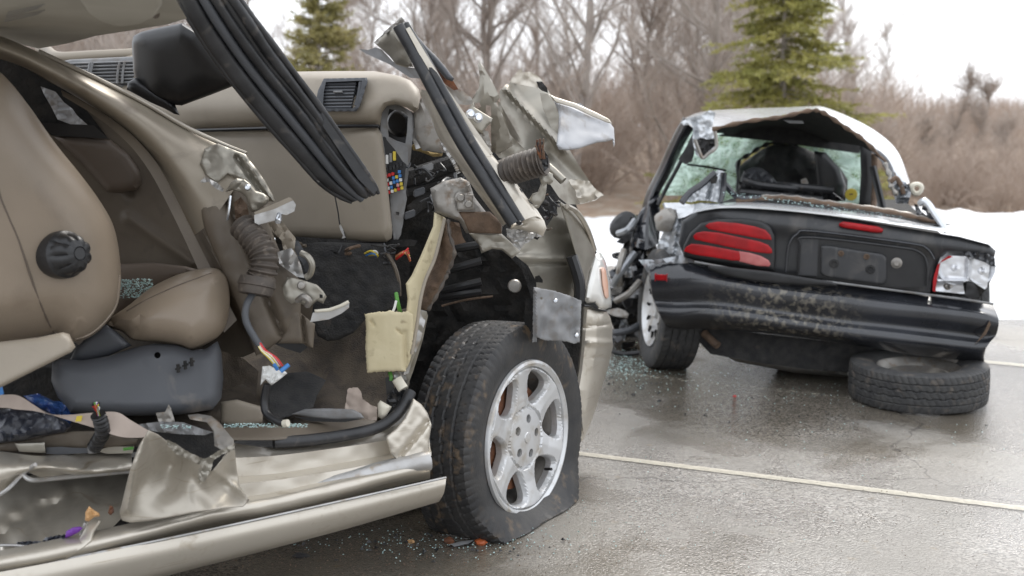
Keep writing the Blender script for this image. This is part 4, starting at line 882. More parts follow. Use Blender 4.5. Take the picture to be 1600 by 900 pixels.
# ---- torn lifted sill skin (middle left)
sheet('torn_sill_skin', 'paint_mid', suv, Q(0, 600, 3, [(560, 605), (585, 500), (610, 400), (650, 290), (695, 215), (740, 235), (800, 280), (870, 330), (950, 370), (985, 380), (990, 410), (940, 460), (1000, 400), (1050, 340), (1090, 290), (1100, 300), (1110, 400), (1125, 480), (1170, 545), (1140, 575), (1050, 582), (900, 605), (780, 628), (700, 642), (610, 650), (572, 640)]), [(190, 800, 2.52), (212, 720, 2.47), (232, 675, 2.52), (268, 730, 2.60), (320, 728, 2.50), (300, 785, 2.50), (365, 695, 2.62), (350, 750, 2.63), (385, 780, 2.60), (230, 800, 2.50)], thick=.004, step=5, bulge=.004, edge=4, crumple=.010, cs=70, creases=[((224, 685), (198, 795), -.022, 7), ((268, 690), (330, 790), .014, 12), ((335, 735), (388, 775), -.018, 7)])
sheet('torn_fold', 'paint_mid', suv, Q(0, 600, 3, [(575, 560), (590, 480), (620, 390), (660, 290), (690, 240), (695, 330), (650, 440), (610, 530)]), 2.58, thick=.006, step=5, bulge=.02, edge=8)
sheet('torn_edge', 'paint_in', suv, Q(0, 600, 3, [(780, 260), (810, 270), (870, 310), (950, 350), (975, 345), (1020, 315), (1080, 290), (1100, 280), (1100, 310), (1040, 330), (1000, 360), (990, 400), (960, 460), (930, 450), (930, 400), (950, 385), (880, 350), (820, 325), (785, 290)]), 2.47, thick=.006, step=3, crumple=.018, cs=8, rag=1.3)
sheet('torn_ring', 'dirtysteel', suv, Q(0, 600, 3, [(880, 145), (930, 140), (990, 150), (1030, 180), (1060, 220), (1095, 260), (1100, 295), (1040, 310), (1005, 290), (1000, 220), (970, 180), (890, 165)]), [(295, 650, 2.68), (345, 665, 2.65), (365, 695, 2.58)], thick=.008, step=4, crumple=.018, cs=12, bulge=.01)
sheet('crushed_flange', 'greylt', suv, Q(0, 600, 3, [(640, 190), (760, 175), (860, 180), (960, 215), (1000, 225), (960, 240), (840, 235), (740, 225), (690, 215)]), 2.66, thick=.008, step=5, crumple=.015, cs=12)
sheet('torn_tab', 'dirtysteel', suv, Q(0, 600, 3, [(730, 135), (775, 130), (790, 95), (800, 110), (820, 175), (790, 178), (745, 180)]), 2.66, thick=.005, step=3, crumple=.012, cs=8)
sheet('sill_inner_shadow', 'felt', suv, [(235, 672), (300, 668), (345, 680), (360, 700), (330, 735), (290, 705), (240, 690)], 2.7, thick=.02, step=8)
# ---- left crumpled sill: upper flange, cavity
fla = loft('sill_flange', 'paint', suv, [
    [(-60, 698, 2.52), (0, 705, 2.55), (60, 712, 2.6), (130, 708, 2.66), (206, 705, 2.72)],
    [(-60, 722, 2.45), (0, 724, 2.48), (62, 722, 2.52), (130, 722, 2.6), (206, 718, 2.66)],
    [(-60, 748, 2.42), (0, 742, 2.46), (66, 732, 2.5), (130, 738, 2.56), (206, 734, 2.64)],
    [(-60, 790, 2.46), (0, 772, 2.48), (36, 738, 2.56), (80, 748, 2.62), (206, 737, 2.7)]], 60, 26, .006, crumple=.014, cs=16)
tube('flange_fold', 'bare', suv, [(-20, 783, 2.46), (10, 766, 2.46), (36, 740, 2.5), (55, 726, 2.48)], .005, 8, 20)
tube('flange_fold', 'bare', suv, [(36, 742, 2.5), (50, 750, 2.5), (80, 748, 2.54), (140, 742, 2.6), (206, 736, 2.66)], .006, 8, 30)
sheet('sill_cavity', 'paint_mid', suv, [(-60, 770), (0, 755), (60, 740), (120, 735), (206, 728), (200, 800), (150, 850), (60, 870), (-60, 890)], [(-60, 770, 2.7), (206, 728, 2.9), (190, 800, 2.62), (60, 870, 2.48), (-60, 890, 2.42)], thick=.01, step=9, crumple=.012, cs=40, creases=[((0, 838), (120, 775), .03, 14), ((0, 800), (120, 755), -.015, 12)])
cs0 = sheet.surf; cav = lambda x, y: cs0(x, y, .02)
sheet('curled_sill_edge', 'paint', suv, Q(0, 600, 3, [(0, 760), (90, 762), (170, 775), (240, 800), (290, 795), (350, 750), (385, 700), (405, 650), (440, 630), (480, 640), (445, 690), (430, 740), (380, 780), (300, 830), (200, 870), (60, 900), (0, 905)]), [(0, 855, 2.44), (80, 866, 2.46), (140, 820, 2.5), (120, 860, 2.44), (0, 900, 2.38)], thick=.006, step=5, bulge=.015, edge=8, crumple=.006, cs=20)
tube('sill_crease_edge', 'bare', suv, Q(0, 600, 3, [(0, 756, 2.42), (90, 758, 2.44), (170, 772, 2.45), (240, 798, 2.46), (300, 790, 2.47), (360, 740, 2.48), (400, 650, 2.49)]), .0035, 6, 40)
# ---- seat
dseat = tps([(0, 200, 2.62), (180, 400, 2.78), (100, 530, 2.7), (-50, 500, 2.58), (60, 300, 2.66)])
seat = sheet('seat', 'leather', suv, [(-150, 60), (-60, 85), (-20, 100), (10, 122), (45, 165), (85, 222), (130, 278), (160, 320), (178, 355), (187, 400), (189, 440), (184, 476), (168, 503), (145, 524), (120, 534), (102, 528), (90, 520), (40, 530), (-60, 545), (-150, 550)], dseat, thick=.28, bulge=.13, edge=75, step=8, smooth=110)
ss = sheet.surf
tube('seam', 'leather_dk', seat, [(x, y, ss(x, y, -.0005)) for x, y in ((-8, 262), (0, 305), (14, 340), (30, 378), (56, 455), (74, 500), (84, 520))], .0022, 6, 40)
tube('seam_piping', 'leather', seat, [(x, y, ss(x, y, -.001)) for x, y in ((187, 430), (182, 474), (164, 502), (140, 522), (118, 529))], .003, 6, 30)
kc = P(97, 398, dseat(97, 398)-.13); kax = Vector((1, -.6, .12)).normalized()
kn = lathe('recline_knob', 'black', seat, frame(kc, kax), [(0, .066), (.014, .066), (.0155, .064), (.017, .066), (.033, .062), (.042, .052), (.047, .036), (.050, .024), (.056, .018), (.058, .0), (.054, -.04)], 96, lambda r, h, th: r*(1+(.17*abs(math.sin(th*4.0))**.7-.13)*(1 if .03 <= h <= .065 and r > .02 else 0)))
cush = sheet('seat_cushion', 'leather', seat, [(163, 508), (175, 495), (200, 478), (235, 450), (275, 430), (310, 421), (335, 419), (350, 427), (357, 445), (359, 475), (354, 505), (342, 525), (318, 540), (298, 546), (280, 540), (250, 535), (222, 533), (205, 530), (190, 518)], [(165, 505, 2.84), (350, 430, 2.96), (340, 530, 2.88), (250, 480, 2.87)], thick=.3, bulge=.10, edge=48, step=7, smooth=70, creases=[((168, 505), (215, 520), .03, 12)])
cs_ = sheet.surf
tube('seam', 'leather_dk', cush, [(x, y, cs_(x, y, -.0004)) for x, y in ((198, 486), (222, 472), (250, 458), (280, 445), (310, 434), (330, 427))], .0018, 6, 24)
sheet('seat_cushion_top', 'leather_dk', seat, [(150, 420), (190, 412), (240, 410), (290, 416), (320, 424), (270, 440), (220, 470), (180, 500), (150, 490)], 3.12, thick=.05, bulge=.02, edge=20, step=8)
base = sheet('seat_base', 'grey', seat, [(82, 566), (92, 560), (128, 563), (170, 556), (210, 543), (240, 537), (272, 538), (300, 547), (322, 545), (340, 533), (346, 550), (349, 590), (346, 622), (332, 640), (280, 648), (200, 650), (110, 645), (90, 620), (80, 595)], [(80, 590, 2.72), (345, 550, 2.86), (220, 640, 2.74)], thick=.25, bulge=.05, edge=24, step=8, holes=[circ_((246, 555), 5, 14)])
lathe('screw_hole', 'void', base, frame(P(246, 555, 2.80), (.1, -1, .1)), [(0, 0), (.009, 0)], 14)
for k, (x, y) in enumerate(((278, 576), (289, 571), (299, 566))):
    tube('switch_slot', 'void', base, [(x, y-7, 2.742+.003*k), (x+1, y+6, 2.742+.003*k)], .0045, 6)
    tube('switch_slot', 'void', base, [(x-4, y+1, 2.741+.003*k), (x+5, y-2, 2.741+.003*k)], .003, 6)
sheet('seat_side_trim', 'grey', seat, [(104, 572), (118, 545), (140, 522), (165, 506), (185, 520), (206, 540), (170, 556), (130, 566)], 2.82, thick=.05, bulge=.02, edge=12, step=7)
sheet('rear_trim_panel', 'dash', suv, [(-60, 545), (0, 534), (60, 527), (98, 519), (108, 522), (118, 542), (112, 550), (60, 576), (0, 606), (-60, 630)], [(-60, 545, 2.38), (118, 540, 2.5), (0, 600, 2.38)], thick=.02, bulge=.02, edge=9, step=6)
# ---- crushed inner door panel with window frame
ddr = tps([(-20, 60, 2.95), (165, 200, 3.1), (340, 230, 3.18), (480, 480, 3.05), (380, 560, 3.1), (100, 400, 3.15)])
door = sheet('crushed_door', 'trim', suv, [(-60, 90), (60, 110), (110, 140), (170, 178), (215, 215), (245, 250), (300, 300), (345, 330), (385, 400), (430, 420), (480, 440), (490, 470), (482, 535), (470, 546), (440, 535), (410, 545), (380, 558), (340, 560), (300, 560), (150, 560), (-60, 400)], lambda x, y: ddr(x, y)+.06, thick=.06, step=7, crumple=.004, cs=80, creases=[((130, 205), (205, 300), .02, 8), ((310, 300), (430, 540), .03, 5), ((290, 300), (400, 540), -.03, 7), ((200, 340), (300, 410), -.02, 8)])
sheet('door_arm_panel', 'leather_dk', door, Q(0, 0, 3, [(250, 640), (380, 640), (520, 655), (600, 720), (655, 800), (665, 860), (640, 890), (570, 905), (500, 900), (380, 760)]), lambda x, y: ddr(x, y)+.05, thick=.04, bulge=.03, edge=14, step=7)
sheet('window_opening', 'void', door, Q(0, 0, 3, [(-60, 220), (40, 270), (140, 330), (240, 390), (320, 430), (380, 480), (440, 560), (500, 640), (430, 640), (240, 635), (190, 570), (120, 500), (-60, 300)]), lambda x, y: ddr(x, y)+.035, thick=.01, step=10)
sheet('torn_headlining', 'primer', door, Q(0, 0, 3, [(190, 405), (260, 430), (300, 480), (340, 510), (360, 540), (410, 585), (330, 582), (270, 560), (240, 500), (205, 440)]), lambda x, y: ddr(x, y)+.01, thick=.006, step=5, crumple=.02, cs=12)
sheet('window_ledge', 'black', door, Q(0, 0, 3, [(195, 575), (440, 588), (510, 650), (260, 636), (215, 610)]), lambda x, y: ddr(x, y)+.015, thick=.01, step=7)
df = tps([(-20, 60, 2.82), (150, 140, 2.95), (300, 220, 3.04), (420, 330, 3.02), (300, 250, 3.04)])
loft('window_frame', 'frame', suv, [
    [(-60, 32, 2.8), (30, 68, 2.86), (100, 100, 2.92), (160, 128, 2.96), (230, 165, 3.02), (290, 200, 3.06), (345, 226, 3.08), (385, 242, 3.08)],
    [(-60, 42, 2.74), (30, 78, 2.8), (96, 110, 2.86), (155, 141, 2.9), (222, 180, 2.95), (275, 218, 2.99), (325, 255, 3.01), (372, 285, 3.0)],
    [(-60, 62, 2.74), (30, 92, 2.8), (92, 124, 2.86), (150, 157, 2.9), (210, 198, 2.94), (255, 240, 2.97), (295, 290, 2.98), (330, 345, 2.97)],
    [(-60, 76, 2.82), (30, 102, 2.88), (90, 134, 2.94), (145, 168, 2.98), (200, 210, 3.02), (240, 256, 3.04), (270, 305, 3.04), (300, 370, 3.02)]], 80, 20, .01, crumple=.003, cs=10)
tube('frame_edge', 'paint_mid', suv, [(60, 80, 2.88), (160, 127, 2.95), (230, 163, 3.01), (290, 198, 3.05), (345, 224, 3.07), (385, 240, 3.07)], .006, 8, 40)
loft('frame_inner_lip', 'trim', suv, [
    [(95, 140, 2.92), (150, 170, 2.95), (205, 210, 2.98), (245, 255, 3.0), (275, 310, 3.0), (320, 400, 2.97), (370, 500, 2.95)],
    [(98, 150, 2.9), (150, 182, 2.93), (198, 222, 2.96), (232, 265, 2.98), (262, 320, 2.98), (305, 410, 2.95), (350, 520, 2.93)]], 50, 5, .02)
# door hinge face
dh = tps([(385, 242, 3.06), (425, 330, 3.02), (480, 480, 2.98), (330, 340, 2.98), (400, 540, 2.96), (300, 300, 3.0)])
sheet('door_edge', 'trim', suv, [(300, 270), (340, 245), (385, 242), (395, 258), (408, 290), (425, 325), (420, 350), (440, 400), (470, 440), (470, 500), (440, 530), (420, 545), (400, 556), (380, 500), (350, 430), (320, 360)], dh, thick=.03, step=8, bulge=.02, edge=22, crumple=.012, cs=50, creases=[((350, 300), (440, 520), .03, 6), ((375, 250), (425, 330), .02, 7)])
sheet('door_edge_upper', 'paint_in', suv, Q(300, 220, 5, [(100, 60), (200, 20), (340, 75), (420, 105), (450, 150), (500, 210), (570, 310), (630, 420), (650, 480), (600, 470), (540, 420), (480, 380), (430, 320), (340, 290), (280, 260), (200, 330), (110, 280), (60, 180)]), lambda x, y: dh(x, y)-.03, thick=.012, step=5, crumple=.014, cs=26, bulge=.01, edge=8, creases=[((370, 246), (420, 315), .02, 4)])
sheet('door_edge_lower', 'trim', suv, Q(340, 400, 3.215, [(330, 230), (400, 270), (470, 330), (490, 340), (480, 465), (450, 455), (430, 440), (300, 440), (340, 380)]), 2.97, thick=.02, step=6, bulge=.012, edge=10, creases=[((470, 480), (478, 540), .02, 3)])
sheet('door_bottom_seal', 'black', suv, Q(340, 400, 3.215, [(270, 435), (340, 405), (430, 440), (450, 458), (415, 488), (340, 465)]), 3.0, thick=.02, step=6)
# latch hardware
hw = sheet('latch_plate', 'paint_in', suv, Q(300, 220, 5, [(260, 400), (300, 330), (350, 290), (410, 300), (460, 340), (500, 390), (560, 410), (600, 440), (600, 480), (560, 510), (520, 540), (470, 560), (440, 500), (420, 440), (370, 400), (320, 385)]), 2.93, thick=.006, step=3.5, crumple=.022, cs=14, bulge=.012, edge=6)
lathe('rivet', 'bolt', hw, frame(P(387, 293, 2.9), (.1, -1, .1)), [(0, .008), (.006, .007), (.009, 0)], 12)
sheet('latch_bar_top', 'dash', hw, Q(300, 220, 5, [(485, 560), (620, 500), (760, 440), (790, 460), (720, 510), (640, 545), (500, 590)]), 2.87, thick=.03, step=4)
sheet('latch_bar', 'bare', hw, Q(300, 220, 5, [(485, 580), (640, 535), (790, 465), (812, 500), (800, 550), (740, 580), (690, 570), (650, 620), (520, 655), (490, 640)]), 2.86, thick=.014, step=4, crumple=.004, cs=10)
lathe('bolt', 'bolt', hw, frame(P(435, 343, 2.84), (.1, -1, -.5)), [(0, .012), (.007, .012), (.009, .008), (.009, -.01), (.007, -.012), (.007, -.03)], 12)
sheet('latch_torn_left', 'bare', hw, Q(300, 220, 5, [(60, 320), (110, 270), (140, 300), (200, 330), (250, 380), (240, 400), (180, 370), (130, 320), (80, 330)]), 2.93, thick=.005, step=3, crumple=.02, cs=8)
sheet('latch_strap', 'brown', hw, Q(300, 220, 5, [(330, 480), (380, 440), (430, 500), (450, 600), (400, 680), (360, 700), (340, 620)]), 2.95, thick=.008, step=4, crumple=.02, cs=14)
tube('latch_rod', 'bolt', hw, Q(300, 220, 5, [(300, 430, 2.92), (290, 520, 2.91), (275, 620, 2.91)]), .004, 6, 10)
sheet('latch_lower_strip', 'dash', suv, Q(300, 220, 5, [(600, 640), (700, 620), (760, 700), (810, 760), (800, 860), (830, 900), (780, 900), (720, 890), (700, 780), (620, 700)]), 2.94, thick=.01, step=5, crumple=.014, cs=14)
# lower hinge cluster
lh = sheet('lower_hinge', 'paint_in', suv, Q(340, 400, 3.215, [(325, 150), (350, 105), (400, 115), (440, 125), (500, 145), (530, 175), (548, 205), (530, 240), (500, 225), (470, 250), (440, 250), (410, 235), (370, 240), (335, 210)]), 2.9, thick=.012, step=3.5, crumple=.006, cs=20, bulge=.008, edge=5, holes=[Q(340, 400, 3.215, [(512, 192), (528, 195), (528, 212), (512, 210)])])
lathe('rivet', 'dirtysteel', lh, frame(P(471, 446, 2.88), (.1, -1, .1)), [(0, .008), (.009, .006), (.012, 0)], 14)
tube('hinge_coil', 'dirtysteel', lh, Q(340, 400, 3.215, [(400, 225, 2.88), (430, 205, 2.87), (460, 225, 2.87), (450, 250, 2.88)]), .009, 8, 20)
sheet('hinge_lever_top', 'cream', lh, Q(340, 400, 3.215, [(485, 270), (560, 262), (610, 245), (655, 222), (663, 235), (630, 255), (560, 280), (490, 285)]), 2.84, thick=.02, step=4, bulge=.004, edge=3)
sheet('hinge_lever', 'bare', lh, Q(340, 400, 3.215, [(478, 285), (560, 272), (620, 250), (662, 232), (660, 260), (620, 290), (560, 318), (465, 332)]), 2.845, thick=.016, step=4)
sheet('hinge_torn', 'bare', suv, Q(340, 400, 3.215, [(300, -20), (370, -40), (400, 0), (420, 50), (435, 110), (400, 105), (350, 70), (310, 40)]), 2.92, thick=.008, step=4, crumple=.022, cs=12)
tube('hinge_hook', 'paint_in', suv, Q(340, 400, 3.215, [(420, -15, 2.93), (455, 5, 2.92), (475, 45, 2.92), (465, 90, 2.93), (440, 110, 2.93)]), .009, 8, 20)
sheet('hinge_dark_strap', 'grey', suv, Q(300, 220, 5, [(700, 790), (830, 780), (900, 900), (930, 1010), (900, 1060), (860, 950), (780, 860)]), 2.97, thick=.01, step=5, crumple=.01)
# bellows + cable
b2 = bellows('wiring_bellows', [(378, 352, 2.9), (398, 375, 2.87), (412, 400, 2.85), (410, 428, 2.84), (400, 446, 2.84)], .034, .036, 13, suv)
lathe('bellows_cup', 'bellows', b2, frame(P(402, 440, 2.83), (-.15, -.25, -.95)), [(.03, -.012), (.045, -.01), (.049, .004), (.050, .012), (.046, .014), (.046, .024), (.044, .034), (.036, .036), (.034, .02), (0, .016)], 40)
cb = [(400, 452, 2.83), (386, 475, 2.80), (384, 500, 2.79), (398, 528, 2.79), (410, 545, 2.79)]
tube('cable', 'grey', b2, cb, .0095, 10, 30)
for k, (c, o) in enumerate((('wwht', -4), ('wred', 3), ('wyel', -1), ('wpnk', 5), ('wwht', 1), ('wred', 6), ('wyel', -6))):
    tube('wire', c, b2, [(404+o*.4, 536, 2.785), (412+o*.6, 548, 2.78), (426+o, 558+abs(o)*.2, 2.775), (436+o*.9, 572, 2.78)], .0026, 6, 14)
cn = sheet('connector', 'wwht', b2, Q(340, 400, 3.215, [(225, 555), (260, 550), (300, 570), (340, 580), (350, 590), (300, 630), (270, 650), (240, 620), (215, 650), (220, 600)]), 2.79, thick=.03, step=4, bulge=.008, edge=4, crumple=.01, cs=8)
tube('connector_clip', 'wblu', cn, Q(340, 400, 3.215, [(316, 580, 2.76), (358, 545, 2.77)]), .006, 8)
tube('connector_clip', 'wblu', cn, Q(340, 400, 3.215, [(285, 545, 2.76), (300, 570, 2.77)]), .005, 8)
cb2 = tube('cable', 'black', suv, [(418, 600, 2.8), (413, 625, 2.8), (416, 645, 2.79), (432, 657, 2.77), (445, 662, 2.76)], .0105, 10, 30)
tube('cable_end', 'cream', cb2, [(443, 662, 2.755), (450, 661, 2.75)], .010, 8)
# ---- floor and footwell
floor = sheet('floor', 'floor', suv, [(-60, 640), (80, 640), (345, 560), (400, 545), (480, 520), (560, 500), (640, 480), (640, 600), (615, 652), (500, 660), (330, 685), (100, 710), (-60, 720)], tps([(-60, 640, 3.0), (-60, 720, 2.6), (345, 560, 3.4), (330, 690, 2.75), (480, 520, 3.45), (620, 500, 3.38), (620, 650, 3.05), (500, 600, 3.3)]), thick=.02, step=10, crumple=.012, cs=60, creases=[((560, 500), (500, 640), -.03, 18)])
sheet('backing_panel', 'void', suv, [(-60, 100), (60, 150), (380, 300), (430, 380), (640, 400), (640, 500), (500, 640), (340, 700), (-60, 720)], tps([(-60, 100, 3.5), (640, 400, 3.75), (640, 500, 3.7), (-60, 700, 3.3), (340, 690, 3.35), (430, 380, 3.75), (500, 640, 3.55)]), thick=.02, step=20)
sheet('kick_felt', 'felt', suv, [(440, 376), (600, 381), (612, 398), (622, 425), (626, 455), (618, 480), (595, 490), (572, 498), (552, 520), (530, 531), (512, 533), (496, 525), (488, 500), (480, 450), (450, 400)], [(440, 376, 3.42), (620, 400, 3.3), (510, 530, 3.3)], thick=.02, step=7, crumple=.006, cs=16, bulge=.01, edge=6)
tube('felt_edge', 'trim', suv, [(604, 395, 3.29), (616, 415, 3.28), (623, 440, 3.28), (624, 462, 3.29)], .006, 6, 16)
for k, (c, y) in enumerate((('wyel', 396), ('wblu', 399), ('wwht', 394), ('wyel', 399))): tube('wire', c, suv, [(570+k*2, y, 3.3), (580+k*3, y-4+k, 3.27), (590, y+2, 3.28)], .003, 6, 8)
for k, c in enumerate(('wred', 'worg', 'wred', 'wyel', 'wpnk', 'worg')): tube('wire', c, suv, [(619, 405-k, 3.3), (628+k, 398-k, 3.26), (638+k*.6, 388+k*4, 3.27)], .0032, 6, 8)
sheet('footwell_mat', 'felt', suv, Q(340, 400, 3.215, [(250, 640), (330, 590), (450, 580), (520, 610), (545, 625), (500, 700), (480, 760), (380, 800), (300, 820), (250, 780)]), [(430, 590, 3.15), (420, 650, 2.95), (500, 600, 3.15)], thick=.02, step=7, crumple=.01, cs=30, bulge=.01)
sheet('footwell_mat', 'floor', suv, [(346, 548), (380, 560), (404, 580), (400, 620), (380, 600), (348, 610)], 3.05, thick=.02, step=7, crumple=.01)
tr_ = sheet('grey_trim_strip', 'greylt', suv, Q(340, 400, 3.215, [(370, 795), (440, 768), (560, 765), (680, 770), (720, 790), (738, 815), (600, 822), (480, 812)]), 2.95, thick=.012, step=6, bulge=.008, edge=4); tr_.name = 'scuff_plate'
sheet('scuff_plate_edge', 'black', suv, Q(340, 400, 3.215, [(380, 806), (500, 812), (730, 818), (640, 834), (470, 832)]), 2.95, thick=.02, step=6)
sheet('beige_trim_piece', 'dash', suv, [(345, 628), (370, 624), (412, 636), (410, 660), (380, 668), (345, 662)], 2.88, thick=.02, step=6, bulge=.012, edge=8)
sheet('torn_carpet', 'strap', suv, Q(340, 400, 3.215, [(655, 665), (700, 658), (720, 680), (730, 720), (770, 750), (800, 760), (800, 825), (740, 820), (700, 780), (640, 770)]), 3.0, thick=.012, step=5, crumple=.01, cs=16, rag=1.2)
sheet('foam_wedge', 'cream', suv, Q(560, 460, 4.5, [(135, 770), (155, 745), (235, 790), (200, 850), (165, 880), (140, 860)]), 3.0, thick=.04, step=4, bulge=.015, edge=8)
# ---- foam box + strips
fb = sheet('foam_block', 'foam', suv, Q(560, 460, 4.5, [(46, 138), (120, 125), (180, 120), (235, 112), (260, 122), (310, 125), (350, 115), (385, 140), (385, 300), (365, 420), (368, 450), (330, 545), (280, 540), (150, 545), (60, 552), (50, 400), (52, 250)]), 3.02, thick=.09, step=5, bulge=.008, edge=5, rag=1.3, crumple=.002, cs=16, creases=[((632, 520), (634, 575), .01, 4), ((580, 502), (584, 508), .008, 2), ((620, 515), (628, 522), .008, 2)])
sheet('foam_strip', 'foam', suv, Q(400, 300, 3, [(835, 95), (870, 110), (890, 125), (860, 250), (830, 330), (790, 420), (765, 520), (760, 600), (745, 700), (720, 800), (680, 800), (705, 560), (710, 500), (702, 430), (730, 390), (780, 280), (830, 160)]), [(680, 335, 3.2), (640, 440, 3.08), (640, 560, 3.05), (685, 400, 3.16)], thick=.03, step=5, bulge=.02, edge=6, crumple=.004, cs=20)
tube('strip_edge', 'dash', suv, Q(400, 300, 3, [(885, 125, 3.12), (862, 220, 3.1), (835, 320, 3.08), (795, 410, 3.06), (770, 510, 3.04), (755, 620, 3.03), (730, 760, 3.02)]), .005, 8, 30)
sheet('brown_liner', 'brown', suv, Q(400, 300, 3, [(890, 125), (900, 200), (930, 280), (905, 370), (880, 410), (850, 500), (800, 555), (765, 550), (780, 440), (830, 340), (865, 230)]), [(697, 342, 3.2), (709, 395, 3.15), (665, 480, 3.12), (680, 420, 3.2)], thick=.01, step=5, crumple=.012, cs=14, bulge=.01)
tube('liner_torn_rim', 'bellows', suv, Q(400, 300, 3, [(900, 130, 3.12), (908, 200, 3.1), (930, 285, 3.08), (905, 365, 3.09), (890, 400, 3.08), (850, 480, 3.07), (805, 555, 3.07)]), .005, 7, 50, lambda s: .005+.002*math.sin(s*60))
sheet('galvanised_edge', 'bare', suv, Q(400, 300, 3, [(770, 550), (800, 560), (795, 600), (770, 700), (730, 800), (715, 850), (690, 860), (705, 800), (735, 700), (755, 610)]), 3.08, thick=.01, step=4, crumple=.016, cs=12)
sheet('outer_pillar_strip', 'paint_in', suv, Q(400, 300, 3, [(800, 560), (806, 580), (780, 700), (740, 830), (715, 900), (712, 960), (690, 940), (700, 870), (740, 770), (770, 680)]), 3.12, thick=.012, step=5, crumple=.006, cs=16)
tube('green_cable', 'wgrn', suv, [(619, 458, 3.1), (622, 475, 3.08), (626, 490, 3.1)], .006, 8, 10)
tube('green_cable', 'wgrn', suv, [(609, 582, 3.08), (611, 588, 3.07), (611, 594, 3.07)], .006, 8, 10)
tube('white_clip', 'wwht', suv, [(619, 470, 3.07), (616, 482, 3.06), (612, 489, 3.06)], .004, 6, 8)
sheet('galvanised_foot', 'bare', suv, Q(560, 460, 4.5, [(250, 545), (330, 545), (340, 600), (330, 680), (280, 690), (250, 620)]), 3.09, thick=.02, step=4, crumple=.02, cs=9)
tube('foam_roll', 'cream', suv, [(620, 592, 3.06), (630, 608, 3.05)], .016, 10)
sheet('dark_bracket_foot', 'black', suv, [(602, 590), (614, 588), (616, 610), (604, 618)], 3.08, thick=.02, step=5)
# ---- things on the left floor that belong to the car
sheet('floor_edge_trim', 'trim', suv, Q(0, 600, 5, [(-60, 470), (200, 440), (430, 390), (560, 368), (730, 365), (900, 400), (1080, 430), (1060, 470), (900, 490), (740, 500), (400, 510), (100, 530), (-60, 520)]), 2.66, thick=.015, step=6, crumple=.004, bulge=.006, edge=5)
sheet('sill_insert', 'paint_in', suv, Q(0, 600, 5, [(110, 462), (350, 455), (358, 540), (150, 530)]), 2.62, thick=.01, step=6, bulge=.004, edge=4)
sheet('sill_insert', 'grey', suv, Q(0, 600, 5, [(360, 495), (480, 490), (560, 498), (680, 500), (690, 540), (470, 550), (360, 545)]), 2.63, thick=.01, step=6)
sheet('sill_insert', 'paint_in', suv, Q(0, 600, 5, [(750, 520), (860, 490), (1050, 488), (1035, 540), (830, 545)]), 2.66, thick=.01, step=6)
tube('green_cable', 'wgrn', suv, [(193, 702, 2.64), (208, 700, 2.64)], .004, 6)
stp = loft('seat_belt_strap', 'strap', suv, [
    [(-60, 620, 2.52), (0, 617, 2.55), (28, 618, 2.56), (52, 632, 2.58), (76, 646, 2.6), (105, 648, 2.6), (145, 645, 2.6), (182, 644, 2.6), (205, 657, 2.61), (231, 672, 2.62)],
    [(-60, 640, 2.50), (0, 637, 2.53), (28, 640, 2.54), (52, 642, 2.57), (78, 648, 2.59), (105, 656, 2.58), (145, 668, 2.56), (182, 681, 2.57), (205, 684, 2.59), (229, 683, 2.61)]], 70, 8, .003)
sheet('strap_label', 'wyel', stp, Q(0, 600, 5, [(600, 250), (645, 246), (632, 306), (585, 300)]), 2.575, thick=.002, step=6)
hn = tube('wiring_harness', 'black', suv, Q(0, 600, 5, [(740, 490, 2.62), (770, 440, 2.6), (800, 380, 2.57), (790, 300, 2.55), (765, 240, 2.54)]), .017, 12, 40, lambda s: .017+.0018*math.sin(s*70))
rw = random.Random(9)
for k in range(16):
    c = rw.choice(['wred', 'wyel', 'wblu', 'wgrn', 'worg', 'wwht', 'black', 'purple', 'black']); x = 740+rw.uniform(-25, 45)
    tube('wire', c, hn, Q(0, 600, 5, [(775+rw.uniform(-20, 20), 265, 2.54), (755+(x-740)*.6, 200, 2.525), (x, 140+rw.uniform(0, 40), 2.52)]), .0022, 5, 8)
sheet('harness_clip', 'greylt', suv, Q(0, 600, 5, [(680, 490), (740, 488), (758, 540), (690, 545)]), 2.61, thick=.012, step=5)
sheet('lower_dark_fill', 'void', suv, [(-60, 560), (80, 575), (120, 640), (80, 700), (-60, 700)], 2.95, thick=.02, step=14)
# ---- loose things lying in the wreck
def sub(o, label, cat): return tag(o, label, cat)
sub(sheet('plastic_bag', 'darkbag', None, Q(0, 600, 5, [(-60, 200), (100, 190), (330, 205), (420, 240), (520, 290), (560, 330), (500, 380), (320, 400), (180, 440), (-60, 470)]), 2.62, thick=.05, step=6, bulge=.04, edge=14, crumple=.02, cs=16), 'dark shiny crumpled plastic bag on the floor of the champagne wreck', 'bag')
sub(sheet('blue_bag', 'bluebag', None, Q(0, 600, 5, [(180, 90), (300, 70), (420, 130), (500, 135), (560, 170), (600, 230), (560, 300), (520, 340), (470, 300), (380, 230), (250, 160)]), 2.72, thick=.05, step=6, bulge=.03, edge=10, crumple=.018, cs=12), 'blue plastic wrapper beside the seat base of the champagne wreck', 'bag')
for k in range(4): pass
sub(sheet('dry_leaf', 'leaf', None, Q(0, 600, 3, [(418, 572), (440, 590), (465, 605), (468, 620), (440, 625), (415, 645), (398, 640), (400, 600)]), 2.48, thick=.004, step=3, bulge=.01, edge=6, crumple=.008, cs=8), 'large curled tan dry leaf on the torn sill', 'leaf')
sub(sheet('dry_leaf', 'rust', None, Q(0, 600, 3, [(515, 568), (530, 575), (535, 600), (520, 615), (505, 605)]), 2.5, thick=.004, step=3, crumple=.01, cs=8), 'small dark rusty-brown leaf on the torn sill', 'leaf')
